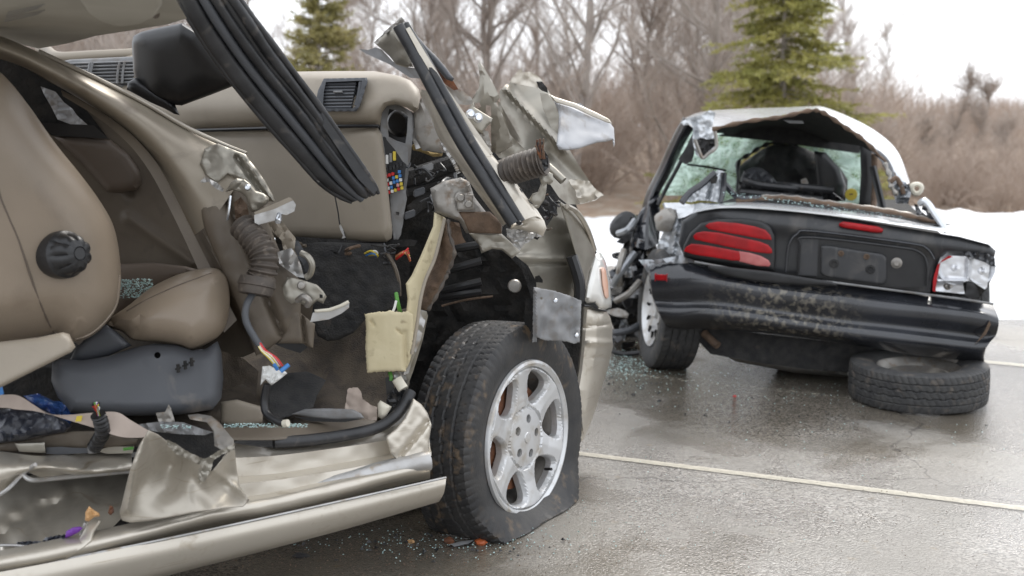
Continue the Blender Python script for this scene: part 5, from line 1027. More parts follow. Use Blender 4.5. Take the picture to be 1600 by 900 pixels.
sub(sheet('purple_scrap', 'purple', None, Q(0, 600, 3, [(310, 690), (340, 672), (375, 668), (388, 675), (370, 695), (330, 715), (305, 722)]), 2.46, thick=.006, step=3, bulge=.006, edge=5, crumple=.008), 'purple scrap lying in the torn sill', 'scrap')
sub(sheet('broken_shards', 'darkbag', None, Q(0, 600, 3, [(75, 742), (140, 735), (200, 740), (210, 720), (300, 705), (320, 715), (280, 740), (270, 760), (240, 785), (160, 765), (90, 757)]), 2.46, thick=.008, step=3, crumple=.02, cs=6, rag=1.5), 'small heap of dark broken plastic in the torn sill', 'debris')
sub(sheet('blue_tag', 'wblu', None, [(-20, 606), (4, 604), (6, 616), (-20, 622)], 2.5, thick=.004, step=4), 'small blue tag at the left edge of the photo', 'tag')

# ---- loose looms in the dark spaces of the wreck
rl_ = random.Random(31)
for k in range(26):
    if k < 12: x, y, d0, w_ = rl_.uniform(640, 720), rl_.uniform(245, 330), 3.42, 34
    elif k < 19: x, y, d0, w_ = rl_.uniform(470, 640), rl_.uniform(380, 392), 3.3, 40
    else: x, y, d0, w_ = rl_.uniform(825, 880), rl_.uniform(285, 350), 3.3, 22
    p_ = [(x, y, d0)]
    for j in range(4): p_.append((p_[-1][0]+rl_.uniform(-w_, w_)*.5, p_[-1][1]+rl_.uniform(-8, 14), d0+rl_.uniform(-.05, .05)))
    tube('wire', rl_.choice(['black', 'black', 'seal', 'grey', 'brown', 'felt', 'trim']), suv, p_, rl_.uniform(.002, .006), 6, 18)
for x, y, d0 in ((655, 300, 3.38), (640, 335, 3.4), (700, 325, 3.36), (668, 262, 3.42)):
    box('connector', rl_.choice(['black', 'grey', 'greylt']), suv, P(x, y, d0), (Vector((.9, .2, .3)), Vector((-.2, .9, .1)), EZ), (.018, .012, .01), .003)
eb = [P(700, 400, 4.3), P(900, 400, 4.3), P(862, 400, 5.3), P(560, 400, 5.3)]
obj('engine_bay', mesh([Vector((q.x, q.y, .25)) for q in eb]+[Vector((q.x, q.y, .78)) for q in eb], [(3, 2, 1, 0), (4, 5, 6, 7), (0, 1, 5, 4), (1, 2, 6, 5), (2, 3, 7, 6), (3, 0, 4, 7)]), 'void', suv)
# ================================================================== BLACK WRECK (behind)
bc = thing('wrecked_car', 'black wrecked car seen from behind, its crushed roof buckled over a shattered windscreen', 'car', (1.5, 6.2, 0))
db = inv((1020, 5.42), (1555, 4.98))
def B(pts, dz=0): return [(x, y, db(x, y)+dz) for x, y in pts]
# inner hull so the body has its real depth
def hull(name, mat, z0, z1, inset, y0, y1, parent=bc):
    a = P(1035, 480, db(1035, 480)); b = P(1540, 500, db(1540, 500)); r = (b-a); r.z = 0; r.normalize(); f = Vector((-r.y, r.x, 0))
    V = []
    for z, ins in ((z0, inset+.06), (z1, inset)):
        for s, t in ((0, y0), (1, y0), (1, y1), (0, y1)):
            q = (a if s == 0 else b)+f*t+r*(ins if s == 0 else -ins); V.append(Vector((q.x, q.y, z)))
    me = mesh(V, [(0, 1, 5, 4), (1, 2, 6, 5), (2, 3, 7, 6), (3, 0, 4, 7), (4, 5, 6, 7), (0, 3, 2, 1)])
    bm = bmesh.new(); bm.from_mesh(me); bmesh.ops.recalc_face_normals(bm, faces=bm.faces); bm.to_mesh(me); bm.free()
    return obj(name, me, mat, parent, ang=20), a, b, r, f
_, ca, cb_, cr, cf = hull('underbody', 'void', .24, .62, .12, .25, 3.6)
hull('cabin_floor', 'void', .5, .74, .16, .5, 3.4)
# bumper
bump = loft('rear_bumper', 'bumper', bc, [
    B([(1014, 406), (1050, 402), (1080, 406), (1120, 416), (1200, 427), (1300, 438), (1400, 451), (1490, 464), (1530, 470), (1552, 474)], .12),
    B([(1014, 412), (1048, 408), (1080, 413), (1120, 424), (1200, 438), (1300, 449), (1400, 462), (1490, 474), (1532, 481), (1556, 486)], .05),
    B([(1017, 432), (1050, 430), (1085, 430), (1125, 436), (1200, 448), (1300, 461), (1400, 474), (1490, 484), (1534, 490), (1560, 498)], -.02),
    B([(1018, 452), (1052, 452), (1088, 449), (1128, 452), (1200, 465), (1300, 478), (1400, 491), (1490, 500), (1536, 507), (1560, 510)], -.03),
    B([(1022, 470), (1056, 472), (1090, 472), (1130, 474), (1200, 484), (1300, 499), (1400, 510), (1490, 521), (1536, 527), (1556, 524)], -.012),
    B([(1028, 484), (1060, 486), (1092, 484), (1135, 487), (1205, 497), (1305, 512), (1405, 524), (1490, 534), (1532, 538), (1546, 536)], -.05),
    B([(1034, 498), (1064, 500), (1095, 498), (1140, 502), (1210, 511), (1310, 526), (1410, 539), (1490, 548), (1530, 552), (1538, 550)], -.042),
    B([(1044, 512), (1070, 515), (1100, 514), (1150, 517), (1215, 523), (1320, 537), (1420, 553), (1490, 562), (1528, 566), (1538, 566)], .04)],
    110, 44, .02, crumple=.012, cs=2.4)
def strip_y(yl, yr): return yl, yr
# left flank wrap of bumper
sheet('bumper_end', 'bumper', bc, [(1012, 408), (1024, 405), (1036, 420), (1040, 470), (1036, 500), (1026, 486), (1018, 460), (1014, 440)], [(1012, 408, 5.75), (1040, 470, 5.4), (1014, 450, 5.7)], thick=.01, bulge=.02, edge=8, step=5)
sheet('bumper_valance', 'felt', bc, B([(1092, 510), (1150, 516), (1330, 538), (1440, 554), (1536, 565), (1536, 572), (1440, 575), (1340, 580), (1260, 577), (1180, 566), (1110, 553), (1088, 530)]), lambda x, y: db(x, y)+.22, thick=.1, step=8, crumple=.02, cs=22) if False else None
sheet('bumper_valance', 'felt', bc, [(1092, 510), (1150, 516), (1330, 538), (1440, 554), (1536, 565), (1536, 572), (1440, 575), (1340, 582), (1260, 577), (1180, 566), (1110, 553), (1088, 530)], lambda x, y: db(x, y)+.16, thick=.1, step=8, crumple=.02, cs=22)
tube('tail_pipe', 'brown', bc, [(1100, 520, 5.5), (1112, 532, 5.46), (1122, 540, 5.43)], .02, 12, 10)
sheet('silencer', 'dirtysteel', bc, [(1130, 540), (1200, 552), (1260, 568), (1330, 580), (1330, 590), (1240, 582), (1150, 565), (1126, 552)], 5.55, thick=.15, bulge=.04, edge=8, step=7, crumple=.02)
box('marker_lamp', 'red', bc, P(1033, 433.5, db(1033, 433)-.075), (cr, EZ, cf), (.030, .014, .012), .004)
sheet('bumper_torn_edge', 'brown', bc, Q(1240, 380, 3.214, [(985, 390), (990, 410), (965, 460), (905, 512), (925, 490), (960, 440), (975, 405)]), lambda x, y: db(x, y)-.055, thick=.006, step=3)
sheet('bumper_step', 'black', bc, [(1105, 414), (1130, 416), (1200, 424), (1300, 440), (1310, 447), (1250, 446), (1180, 440), (1130, 430), (1108, 421)], lambda x, y: db(x, y)-.035, thick=.02, step=6, bulge=.006, edge=4)
tube('bumper_moulding', 'greylt', bc, B([(1085, 409), (1200, 429), (1300, 441), (1400, 454), (1500, 467), (1552, 475)], -.02), .006, 6, 40)
# trunk lid rear face
tl = sheet('boot_lid', 'trunk', bc, [(1066, 345), (1090, 330), (1130, 322), (1180, 326), (1260, 333), (1340, 344), (1420, 357), (1500, 370), (1545, 382), (1556, 392), (1553, 404), (1520, 398), (1480, 394), (1464, 410), (1456, 440), (1452, 462), (1380, 452), (1290, 440), (1200, 428), (1120, 412), (1070, 402), (1060, 380)], lambda x, y: db(x, y)+.04+.06*((y-333-(x-1200)*.13)/95.0)*0+.03, thick=.02, step=6, bulge=.014, edge=8, creases=[((1130, 340), (1540, 392), -.02, 14)])
tube('lid_pressing', 'bpaint', bc, [(x, y, db(x, y)+.031) for x, y in ((1228, 425), (1232, 385), (1245, 366), (1270, 361), (1420, 380), (1448, 388), (1460, 405))], .006, 8, 60)
loft('boot_top', 'roofw', bc, [  # bright reflection along the boot edge, put in as a pale surface
    B([(1085, 332), (1130, 325), (1200, 327), (1300, 337), (1400, 351), (1500, 367), (1552, 383)], .02),
    B([(1090, 327), (1130, 320), (1200, 322), (1300, 332), (1400, 346), (1500, 363), (1550, 380)], .10),
    B([(1100, 322), (1140, 316), (1200, 317), (1300, 327), (1400, 341), (1480, 357), (1530, 372)], .34),
    ], 70, 10, .012, crumple=.006, cs=5)
for k in range(2):
    tube('glass_edge_rail', 'brown' if k == 0 else 'dirtysteel', bc, [(1150, 314-k*3, 5.62+k*.05), (1220, 309-k*2, 5.57+k*.05), (1300, 319-k*2, 5.5+k*.05), (1400, 333-k*2, 5.42+k*.05), (1470, 350-k*2, 5.36+k*.05)], .013, 8, 40, lambda s: .011+.003*math.sin(s*80))
sheet('parcel_shelf', 'felt', bc, [(1110, 322), (1150, 308), (1300, 315), (1420, 334), (1490, 352), (1440, 352), (1300, 332), (1200, 322)], [(1110, 322, 5.6), (1300, 315, 5.95), (1300, 332, 5.5), (1490, 352, 5.35)], thick=.02, step=8, crumple=.01)
# licence plate recess
rec = sheet('plate_recess', 'black', bc, [(1247, 372), (1270, 369), (1300, 372), (1420, 388), (1440, 396), (1447, 412), (1447, 448), (1400, 450), (1262, 432), (1246, 428)], lambda x, y: db(x, y)+.034, thick=.01, step=8)
pm = sheet('plate_mount', 'trunk', rec, [(1283, 384), (1296, 384), (1378, 397), (1385, 402), (1385, 440), (1378, 445), (1292, 433), (1282, 428)], lambda x, y: db(x, y)+.012, thick=.02, step=7, bulge=.004, edge=3)
tube('recess_edge', 'black', rec, [(1247, 428, db(1247, 428)+.0), (1250, 385, db(1250, 385)+.0), (1262, 371, db(1260, 371)), (1400, 386, db(1400, 386)), (1436, 394, db(1436, 394)), (1448, 412, db(1448, 412)), (1448, 448, db(1448, 448))], .006, 6, 60)
for cx, cy, r in ((1303, 412, .022), (1360, 421, .022), (1314, 396, .014), (1354, 401, .014)):
    lathe('plate_screw', 'felt' if r > .02 else 'brown', pm, frame(P(cx, cy, db(cx, cy)+.01), -cf), [(0, .004), (r*.5, .004), (r*.6, .008), (r, .006), (r*1.05, 0)], 18)
lathe('lock', 'dirtysteel', rec, frame(P(1401, 411, db(1401, 411)+.02), -cf), [(0, .01), (.012, .01), (.018, .004), (.026, .0)], 18)
box('recess_panel', 'trunk', rec, P(1263, 402, db(1263, 402)+.03), (cr, EZ, cf), (.045, .09, .008), .003)
hs = sheet('high_stop_lamp', 'red', bc, [(1311, 349), (1318, 346), (1372, 354), (1380, 358), (1379, 363), (1370, 364), (1318, 356), (1311, 353)], lambda x, y: db(x, y)+.02, thick=.03, bulge=.008, edge=4, step=4)
# left tail lamp
tlp = sheet('tail_lamp', 'black', bc, [(1068, 384), (1078, 364), (1096, 348), (1120, 342), (1160, 341), (1190, 345), (1204, 354), (1211, 370), (1212, 400), (1210, 424), (1180, 420), (1120, 410), (1085, 404), (1068, 400)], lambda x, y: db(x, y)+.015, thick=.05, bulge=.012, edge=5, step=5)
def lens(pts, mat='red', parent=tlp):
    cx = sum(p[0] for p in pts)/len(pts); cy = sum(p[1] for p in pts)/len(pts); sl = .105
    pts = [(cx+(x-cx)*1.04, cy+(x-cx)*sl*1.04+((y-cy)-(x-cx)*sl)*1.15) for x, y in pts]
    return sheet('lens', mat, parent, pts, lambda x, y: db(x, y)-.004, thick=.03, bulge=.002, edge=3, step=3)
C2 = lambda pts: Q(940, 150, 3.6, pts)
lens(C2([(590, 732), (612, 718), (660, 712), (760, 720), (860, 738), (915, 755), (942, 780), (950, 804), (900, 800), (800, 782), (700, 765), (610, 748)]))
lens(C2([(524, 792), (540, 775), (580, 768), (660, 775), (780, 800), (880, 820), (930, 838), (950, 860), (952, 878), (930, 880), (860, 872), (740, 850), (620, 826), (535, 808)]))
C4 = lambda pts: Q(940, 380, 3.46, pts)
lens(C4([(450, 42), (462, 22), (490, 8), (540, 12), (650, 30), (745, 48), (750, 90), (700, 88), (600, 72), (500, 58)]))
lens(C4([(746, 48), (800, 56), (860, 72), (900, 92), (912, 112), (900, 122), (840, 118), (748, 96)]), 'redpale')
# right broken lamp
C5 = lambda pts: Q(1240, 380, 3.214, pts)
rl = sheet('broken_tail_lamp', 'refl', bc, C5([(725, 110), (740, 85), (780, 62), (860, 66), (960, 85), (985, 110), (980, 160), (972, 220), (960, 232), (900, 195), (870, 190), (850, 200), (860, 255), (800, 250), (712, 240), (715, 180)]), lambda x, y: db(x, y)+.07, thick=.02, step=5, creases=[(C5([(880, 80)])[0], C5([(875, 190)])[0], -.03, 3), (C5([(722, 186)])[0], C5([(860, 192)])[0], -.035, 3)], crumple=.003, cs=20)
for cx, cy in ((810, 122), (945, 138), (775, 215)):
    q = C5([(cx, cy)])[0]; lathe('bulb_socket', 'dirtysteel' if cx < 800 else 'refl', rl, frame(P(q[0], q[1], db(*q)+.075), (.2, -1, .1)), [(0, .03), (.008, .03), (.010, .01), (.018, .006), (.022, -.01)], 14)
for cx, cy, r_ in ((800, 120, .085), (930, 130, .07)):
    q = C5([(cx, cy)])[0]; lathe('reflector_bowl', 'refl', rl, frame(P(q[0], q[1], db(*q)+.09), (.1, -1, .1)), [(0, -.02), (r_*.5, -.012), (r_*.9, .01), (r_, .02)], 26)
sheet('lens_remnant', 'red', rl, C5([(706, 160), (722, 110), (738, 95), (722, 170), (712, 245), (698, 240), (700, 190)]), lambda x, y: db(x, y)+.02, thick=.01, step=3)
sheet('lens_remnant', 'red', rl, C5([(780, 62), (800, 68), (775, 78), (735, 100), (745, 85)]), lambda x, y: db(x, y)+.02, thick=.01, step=3)
sheet('lamp_hole', 'void', bc, C5([(705, 250), (715, 100), (770, 55), (870, 55), (1000, 100), (1000, 170), (960, 240), (930, 280), (860, 270), (700, 250)]), lambda x, y: db(x, y)+.16, thick=.02, step=7)
sheet('torn_wing_edge', 'bpaint', bc, C5([(860, 50), (880, 40), (980, 55), (1010, 75), (1014, 120), (990, 115), (960, 95), (900, 75), (850, 62)]), lambda x, y: db(x, y)+.03, thick=.02, step=4, crumple=.02, cs=8, rag=1.2)
sheet('lamp_bracket', 'black', bc, C5([(870, 195), (905, 200), (925, 230), (935, 270), (900, 280), (860, 262)]), lambda x, y: db(x, y)+.05, thick=.03, step=4, crumple=.01)
# left crushed quarter
qp = tps([(1020, 330, 6.0), (1060, 400, 5.6), (1120, 330, 5.5), (1130, 270, 5.8), (1020, 400, 5.9)])
sheet('quarter_panel', 'quarter', bc, C2([(340, 605), (420, 600), (500, 612), (560, 600), (640, 605), (700, 640), (640, 680), (560, 740), (490, 830), (455, 900), (380, 920), (310, 900), (310, 850), (350, 760), (330, 700), (360, 650)]), qp, thick=.01, step=5, crumple=.05, cs=18, creases=[((1060, 330), (1050, 395), -.03, 4)])
sheet('quarter_shoulder', 'roofw', bc, C2([(350, 600), (440, 600), (500, 610), (560, 605), (640, 615), (695, 630), (690, 642), (600, 645), (530, 650), (470, 680), (430, 690), (420, 640), (360, 625)]), lambda x, y: qp(x, y)-.05, thick=.01, step=4, crumple=.03, cs=14)
sheet('quarter_lower', 'quarter', bc, C4([(200, 90), (270, 88), (330, 85), (400, 70), (440, 60), (450, 75), (520, 100), (430, 110), (330, 105), (270, 120), (250, 160), (225, 120)]), 5.42, thick=.01, step=5, crumple=.02, cs=16)
lathe('filler_cap', 'dirtysteel', bc, frame(P(1041, 345, 5.75), (-.7, -1, .1)), [(0, .04), (.04, .035), (.06, .02), (.065, -.04)], 20, lambda r, h, th: r*(1+.08*math.sin(th*5)))
sheet('rear_pillar_stub', 'roofw', bc, C2([(460, 590), (500, 540), (560, 490), (620, 440), (655, 415), (690, 425), (688, 500), (680, 580), (668, 600), (600, 590), (540, 588), (500, 598)]), 5.65, thick=.02, step=4, crumple=.02, cs=12, creases=[((1115, 275), (1105, 315), .05, 2.5), ((1128, 272), (1126, 315), .04, 2)])
sheet('stub_hole', 'void', bc, C2([(612, 470), (640, 445), (655, 455), (645, 490), (615, 495)]), 5.6, thick=.01, step=3)
tube('stub_dark_edge', 'bpaint', bc, C2([(450, 600, 5.6), (500, 540, 5.62), (560, 500, 5.62), (640, 430, 5.62)]), .018, 8, 20)
tube('stub_dark_edge', 'bpaint', bc, C2([(690, 430, 5.62), (685, 520, 5.62), (668, 600, 5.6)]), .014, 8, 20)
tube('glass_rail_left', 'bpaint', bc, C2([(690, 490, 5.7), (740, 550, 5.66), (790, 575, 5.62), (900, 572, 5.6)]), .016, 8, 20)
# ---- windscreen (far, crazed) with the hole in the middle
dws = tps([(1030, 300, 7.0), (1100, 205, 7.3), (1345, 220, 7.0), (1345, 320, 6.7)])
ws = sheet('windscreen', 'crazed', bc, C2([(300, 520), (330, 440), (380, 360), (430, 270), (480, 190), (640, 190), (700, 205), (850, 215), (1000, 235), (1300, 245), (1450, 255), (1462, 400), (1450, 600), (1420, 640), (1200, 620), (900, 620), (700, 610), (480, 560), (320, 560)]), dws, thick=.008, step=9, crumple=.035, cs=26, holes=[C2([(770, 560), (768, 380), (830, 330), (900, 285), (980, 262), (1100, 275), (1200, 320), (1280, 350), (1340, 400), (1385, 470), (1382, 540), (1370, 590), (1000, 590), (800, 590)])])
tube('hole_rim', 'black', ws, C2([(770, 560, 6.85), (768, 380, 6.95), (830, 330, 7.0), (900, 285, 7.02), (975, 262, 7.02), (1100, 270, 7.0)]), .014, 6, 40, lambda s: .012+.006*math.sin(s*40))
sheet('sun_band', 'bluebag', ws, C2([(640, 190), (760, 200), (960, 222), (1250, 240), (1445, 250), (1445, 262), (1250, 258), (1100, 250), (950, 240), (760, 215)]), 7.0, thick=.004, step=6)
tube('windscreen_wire', 'black', bc, C2([(480, 385, 6.9), (600, 400, 6.9), (700, 420, 6.9)]), .008, 6, 10)
lathe('yellow_sticker', 'wyel', bc, frame(P(1330, 304, 6.6), (-.1, -1, 0)), [(0, .004), (.034, .003), (.037, 0)], 24)
sheet('sticker_mark', 'brown', bc, [(1327, 303), (1333, 302), (1333, 304), (1328, 305)], 6.585, thick=.003, step=3)
# interior: dark crumpled seats and dash
sheet('front_seat_shell', 'felt', bc, C2([(760, 600), (770, 400), (830, 350), (900, 300), (980, 265), (1100, 275), (1200, 320), (1290, 350), (1350, 410), (1390, 480), (1382, 600)]), 7.25, thick=.1, step=8, crumple=.06, cs=30, bulge=.05, edge=14)
sheet('crumpled_airbag', 'grey', bc, C2([(780, 470), (800, 420), (850, 400), (900, 405), (950, 440), (990, 490), (1000, 530), (930, 520), (900, 560), (800, 560)]), 6.3, thick=.05, step=5, crumple=.05, cs=12, bulge=.04, edge=8)
sheet('crumpled_trim', 'black', bc, C2([(770, 480), (860, 490), (960, 520), (1060, 510), (1200, 520), (1300, 540), (1370, 590), (1200, 600), (900, 590), (770, 580)]), 6.1, thick=.05, step=6, crumple=.05, cs=12, bulge=.03)
for (a, b, c) in (((780, 540), (1000, 560), (1240, 585)), ((800, 470), (900, 500), (1100, 520)), ((990, 500), (1100, 510), (1300, 530))):
    tube('torn_seat_belt', 'seal', bc, C2([a+(6.05,), b+(6.0,), c+(6.0,)]), .02, 8, 24)
sheet('seat_frame', 'dirtysteel', bc, C2([(1120, 470), (1150, 460), (1165, 490), (1150, 505), (1125, 500)]), 6.3, thick=.03, step=3, crumple=.02)
sheet('headrest', 'black', bc, [(1272, 236), (1290, 238), (1312, 262), (1322, 290), (1318, 312), (1280, 312), (1275, 270)], 6.9, thick=.1, bulge=.04, edge=10, step=6)
# pillars of the glasshouse
loft('left_pillar', 'bpaint', bc, [
    [(1068, 182, 6.2), (1050, 215, 6.3), (1030, 260, 6.4), (1010, 300, 6.4), (1000, 340, 6.3), (992, 385, 6.2)],
    [(1075, 190, 6.12), (1060, 218, 6.2), (1040, 262, 6.3), (1020, 302, 6.3), (1012, 340, 6.2), (1010, 390, 6.1)],
    [(1085, 200, 6.2), (1070, 225, 6.3), (1050, 268, 6.4), (1030, 305, 6.4), (1026, 345, 6.3), (1030, 380, 6.2)]], 40, 8, .06, crumple=.012, cs=6)
sheet('left_door', 'bpaint', bc, [(1000, 330), (1030, 300), (1032, 345), (1030, 375), (1010, 395), (1008, 450), (990, 440), (982, 400), (990, 350)], 6.3, thick=.06, step=7, crumple=.06, cs=18, bulge=.03)
tube('pillar_edge', 'seal', bc, [(1090, 200, 6.15), (1065, 250, 6.2), (1038, 300, 6.25), (1028, 320, 6.25)], .012, 8, 20)
sheet('right_pillar', 'black', bc, [(1343, 215), (1352, 222), (1364, 232), (1366, 290), (1364, 328), (1342, 322), (1345, 270)], 6.6, thick=.06, step=6, bulge=.01)
tube('right_pillar_strip', 'brown', bc, [(1366, 240, 6.5), (1367, 290, 6.5), (1364, 328, 6.4)], .018, 8, 14)
tube('diagonal_bar', 'black', bc, [(1364, 262, 6.4), (1372, 295, 6.3), (1381, 334, 6.2)], .022, 8, 12)
# ---- roof
rt = loft('roof', 'roofw', bc, [
    [(1066, 186, 6.9), (1100, 174, 7.0), (1160, 170, 7.1), (1220, 168, 7.1), (1270, 166, 7.0), (1290, 168, 6.9), (1330, 184, 6.6), (1370, 206, 6.3), (1402, 236, 6.1), (1422, 284, 5.95)],
    [(1070, 190, 6.3), (1100, 180, 6.3), (1160, 176, 6.3), (1220, 172, 6.3), (1266, 168, 6.25), (1290, 171, 6.2), (1326, 190, 6.1), (1364, 214, 5.95), (1396, 246, 5.85), (1420, 288, 5.8)],
    [(1080, 198, 5.9), (1112, 200, 5.85), (1165, 188, 5.8), (1220, 180, 5.8), (1264, 171, 5.8), (1286, 174, 5.8), (1318, 194, 5.8), (1352, 218, 5.75), (1388, 256, 5.75), (1410, 290, 5.75)]], 90, 14, .015, crumple=.02, cs=3)
tube('roof_torn_rim', 'brown', bc, [(1110, 203, 5.82), (1165, 190, 5.78), (1220, 183, 5.78), (1264, 173, 5.78), (1286, 176, 5.78), (1318, 197, 5.78), (1352, 221, 5.73), (1386, 258, 5.73), (1405, 288, 5.73)], .011, 7, 70, lambda s: .010+.004*math.sin(s*90))
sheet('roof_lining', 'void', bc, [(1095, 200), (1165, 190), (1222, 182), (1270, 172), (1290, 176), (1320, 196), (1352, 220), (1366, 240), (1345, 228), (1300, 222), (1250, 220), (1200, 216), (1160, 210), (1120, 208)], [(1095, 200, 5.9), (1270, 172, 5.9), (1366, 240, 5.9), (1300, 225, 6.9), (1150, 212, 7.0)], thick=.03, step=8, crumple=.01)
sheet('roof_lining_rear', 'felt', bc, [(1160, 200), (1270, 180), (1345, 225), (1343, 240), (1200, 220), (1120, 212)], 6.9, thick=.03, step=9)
sheet('lining_clip', 'greylt', bc, C2([(1020, 135), (1130, 140), (1140, 155), (1060, 155)]), 5.95, thick=.01, step=5)
sheet('roof_fold_left', 'roofw', bc, C2([(445, 150), (480, 125), (560, 105), (605, 80), (640, 95), (620, 190), (640, 220), (645, 290), (600, 330), (560, 352), (530, 330), (510, 250), (515, 190), (505, 160), (460, 165)]), 5.72, thick=.01, step=4, crumple=.035, cs=14, creases=[((1085, 190), (1092, 235), .03, 3)])
sheet('roof_fold_hole', 'felt', bc, C2([(530, 250), (560, 235), (600, 245), (640, 235), (640, 280), (590, 320), (565, 345), (545, 320)]), 5.68, thick=.01, step=4, crumple=.03, cs=8)
tube('fold_rim', 'dirtysteel', bc, C2([(525, 245, 5.66), (545, 300, 5.66), (568, 348, 5.66), (600, 325, 5.66), (645, 285, 5.66), (638, 200, 5.66)]), .010, 6, 30)
sheet('torn_glass_frame', 'black', bc, C2([(430, 355), (470, 300), (510, 245), (525, 280), (520, 330), (505, 370), (470, 385)]), 5.8, thick=.02, step=4, crumple=.01)
loft('roof_rail_right', 'bpaint', bc, [
    [(1352, 222, 5.8), (1380, 240, 5.75), (1395, 262, 5.72), (1405, 300, 5.7), (1418, 316, 5.7)],
    [(1356, 232, 5.75), (1378, 254, 5.7), (1390, 278, 5.68), (1398, 310, 5.66), (1404, 318, 5.66)]], 30, 6, .03, crumple=.02, cs=8)
tube('hanging_rod', 'dirtysteel', bc, [(1382, 255, 5.65), (1390, 275, 5.62), (1392, 290, 5.6), (1402, 305, 5.6)], .012, 8, 20, lambda s: .012+.004*math.sin(s*30))
tube('hanging_trim', 'brown', bc, [(1391, 285, 5.6), (1400, 278, 5.6), (1408, 290, 5.6), (1412, 303, 5.6)], .012, 8, 20)
sheet('torn_roof_end', 'quarter', bc, Q(1240, 150, 3.6, [(570, 500), (600, 480), (650, 490), (660, 550), (645, 605), (575, 605), (580, 560), (545, 510)]), 5.6, thick=.03, step=3, crumple=.04, cs=8)
lathe('round_fitting', 'cream', bc, frame(P(1432, 295, 5.65), (-.2, -1, .1)), [(.012, .012), (.02, .02), (.032, .014), (.038, -.005)], 20, lambda r, h, th: r*(1+.05*math.sin(th*3)))
sheet('right_quarter_curl', 'bpaint', bc, Q(1240, 150, 3.6, [(678, 605), (695, 610), (720, 650), (760, 680), (800, 730), (845, 755), (700, 710), (690, 660)]), 5.45, thick=.02, step=4, crumple=.03, cs=10)
tube('curl_edge', 'roofw', bc, Q(1240, 150, 3.6, [(712, 605, 5.45), (735, 590, 5.42), (765, 615, 5.4), (800, 670, 5.36), (830, 715, 5.33), (862, 760, 5.3)]), .017, 8, 30)
tube('curl_strut', 'bpaint', bc, Q(1240, 150, 3.6, [(725, 625, 5.46), (755, 640, 5.45), (770, 680, 5.42), (815, 740, 5.38)]), .013, 8, 20)
# ---- rear wheel left
wpos = P(1024, 524, 5.95); wpos.z = .315
wax = (-cr*.96-cf*(-.10)+EZ*.05)
wax = Vector((-.985, -.10, .07)).normalized()
tw = P(1017, 520, 5.80); cc = Vector((tw.x, tw.y, .318))
fr_ = frame(cc-wax*.10, wax)
rw_ = tyre('wheel', 'tyre2', bc, fr_, .325, .22, .205, NT=240, blocks=60)
lathe('rim', 'alloy', rw_, frame(cc, wax), [(0, -.02), (.045, -.015), (.06, -.03), (.12, -.028), (.16, -.02), (.185, -.012), (.198, .0), (.205, .004), (.208, -.008)], 48)
for k in range(12):
    a = 2*pi*k/12; f0, u_, v_, a_2 = frame(cc, wax); q = cc+(u_*math.cos(a)+v_*math.sin(a))*.145-wax*.018
    box('rim_slot', 'void', rw_, q, ((u_*math.cos(a)+v_*math.sin(a)), (v_*math.cos(a)-u_*math.sin(a)), wax), (.016, .005, .004), .002)
# right rear wheel under the car
cc2 = P(1500, 540, db(1500, 540)+.75); cc2.z = .312
rw2 = tyre('wheel', 'tyre2', bc, frame(cc2, cr), .31, .2, .2, NT=160, blocks=60)
lathe('rim', 'alloy', rw2, frame(cc2+cr*.09, cr), [(0, -.02), (.12, -.028), (.2, .0)], 32)
# ---- crushed left side: many folded dark panels
rc = random.Random(21)
def shard(cx, cy, s, mat, d, el=1.0, rot=None):
    n = rc.randint(5, 8); r0 = rc.uniform(0, 6.28) if rot is None else rot; pts = []
    for k in range(n):
        a = 2*pi*k/n; rr = s*rc.uniform(.55, 1.1); x, y = rr*math.cos(a)*el, rr*math.sin(a)/el
        pts.append((cx+x*math.cos(r0)-y*math.sin(r0), cy+x*math.sin(r0)+y*math.cos(r0)))
    sheet('crushed_panel', mat, bc, pts, [(cx-s, cy, d+rc.uniform(-.12, .12)), (cx+s, cy, d+rc.uniform(-.12, .12)), (cx, cy+s, d+rc.uniform(-.15, .15))], thick=.012, step=max(3.5, s/5), crumple=.05, cs=12, bulge=.01, edge=6)
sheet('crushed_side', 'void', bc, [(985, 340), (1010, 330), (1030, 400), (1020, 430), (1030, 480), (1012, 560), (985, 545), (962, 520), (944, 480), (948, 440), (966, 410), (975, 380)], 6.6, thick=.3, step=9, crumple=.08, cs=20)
for cx, cy, s, m, el in ((950, 440, 12, 'bpaint', 1.3), (948, 470, 12, 'quarter', 1.2), (952, 500, 13, 'black', 1.2), (955, 525, 11, 'grey', 1.3), (945, 455, 9, 'felt', 1), (960, 545, 9, 'dirtysteel', 1.6), (990, 350, 14, 'black', 1.2), (978, 372, 13, 'quarter', 1.4), (1000, 400, 16, 'felt', 1.1), (972, 400, 12, 'bpaint', 1.6), (985, 425, 15, 'quarter', 1.3), (1005, 430, 12, 'brown', 1), (965, 450, 16, 'bpaint', 1.2), (995, 455, 15, 'black', 1.4), (980, 470, 14, 'grey', 1.2), (1005, 480, 12, 'bpaint', 1.1), (965, 490, 14, 'dirtysteel', 1.5), (990, 500, 14, 'felt', 1), (975, 515, 12, 'quarter', 1.4), (1000, 520, 11, 'black', 1.2), (965, 525, 10, 'primer', 1), (985, 538, 12, 'bpaint', 1.6), (995, 385, 10, 'rust', .8), (1018, 395, 12, 'dirtysteel', .8), (960, 425, 9, 'grey', 1), (1000, 365, 12, 'bpaint', 1.2)):
    shard(cx, cy, s, m, 6.25+rc.uniform(-.15, .15), el)
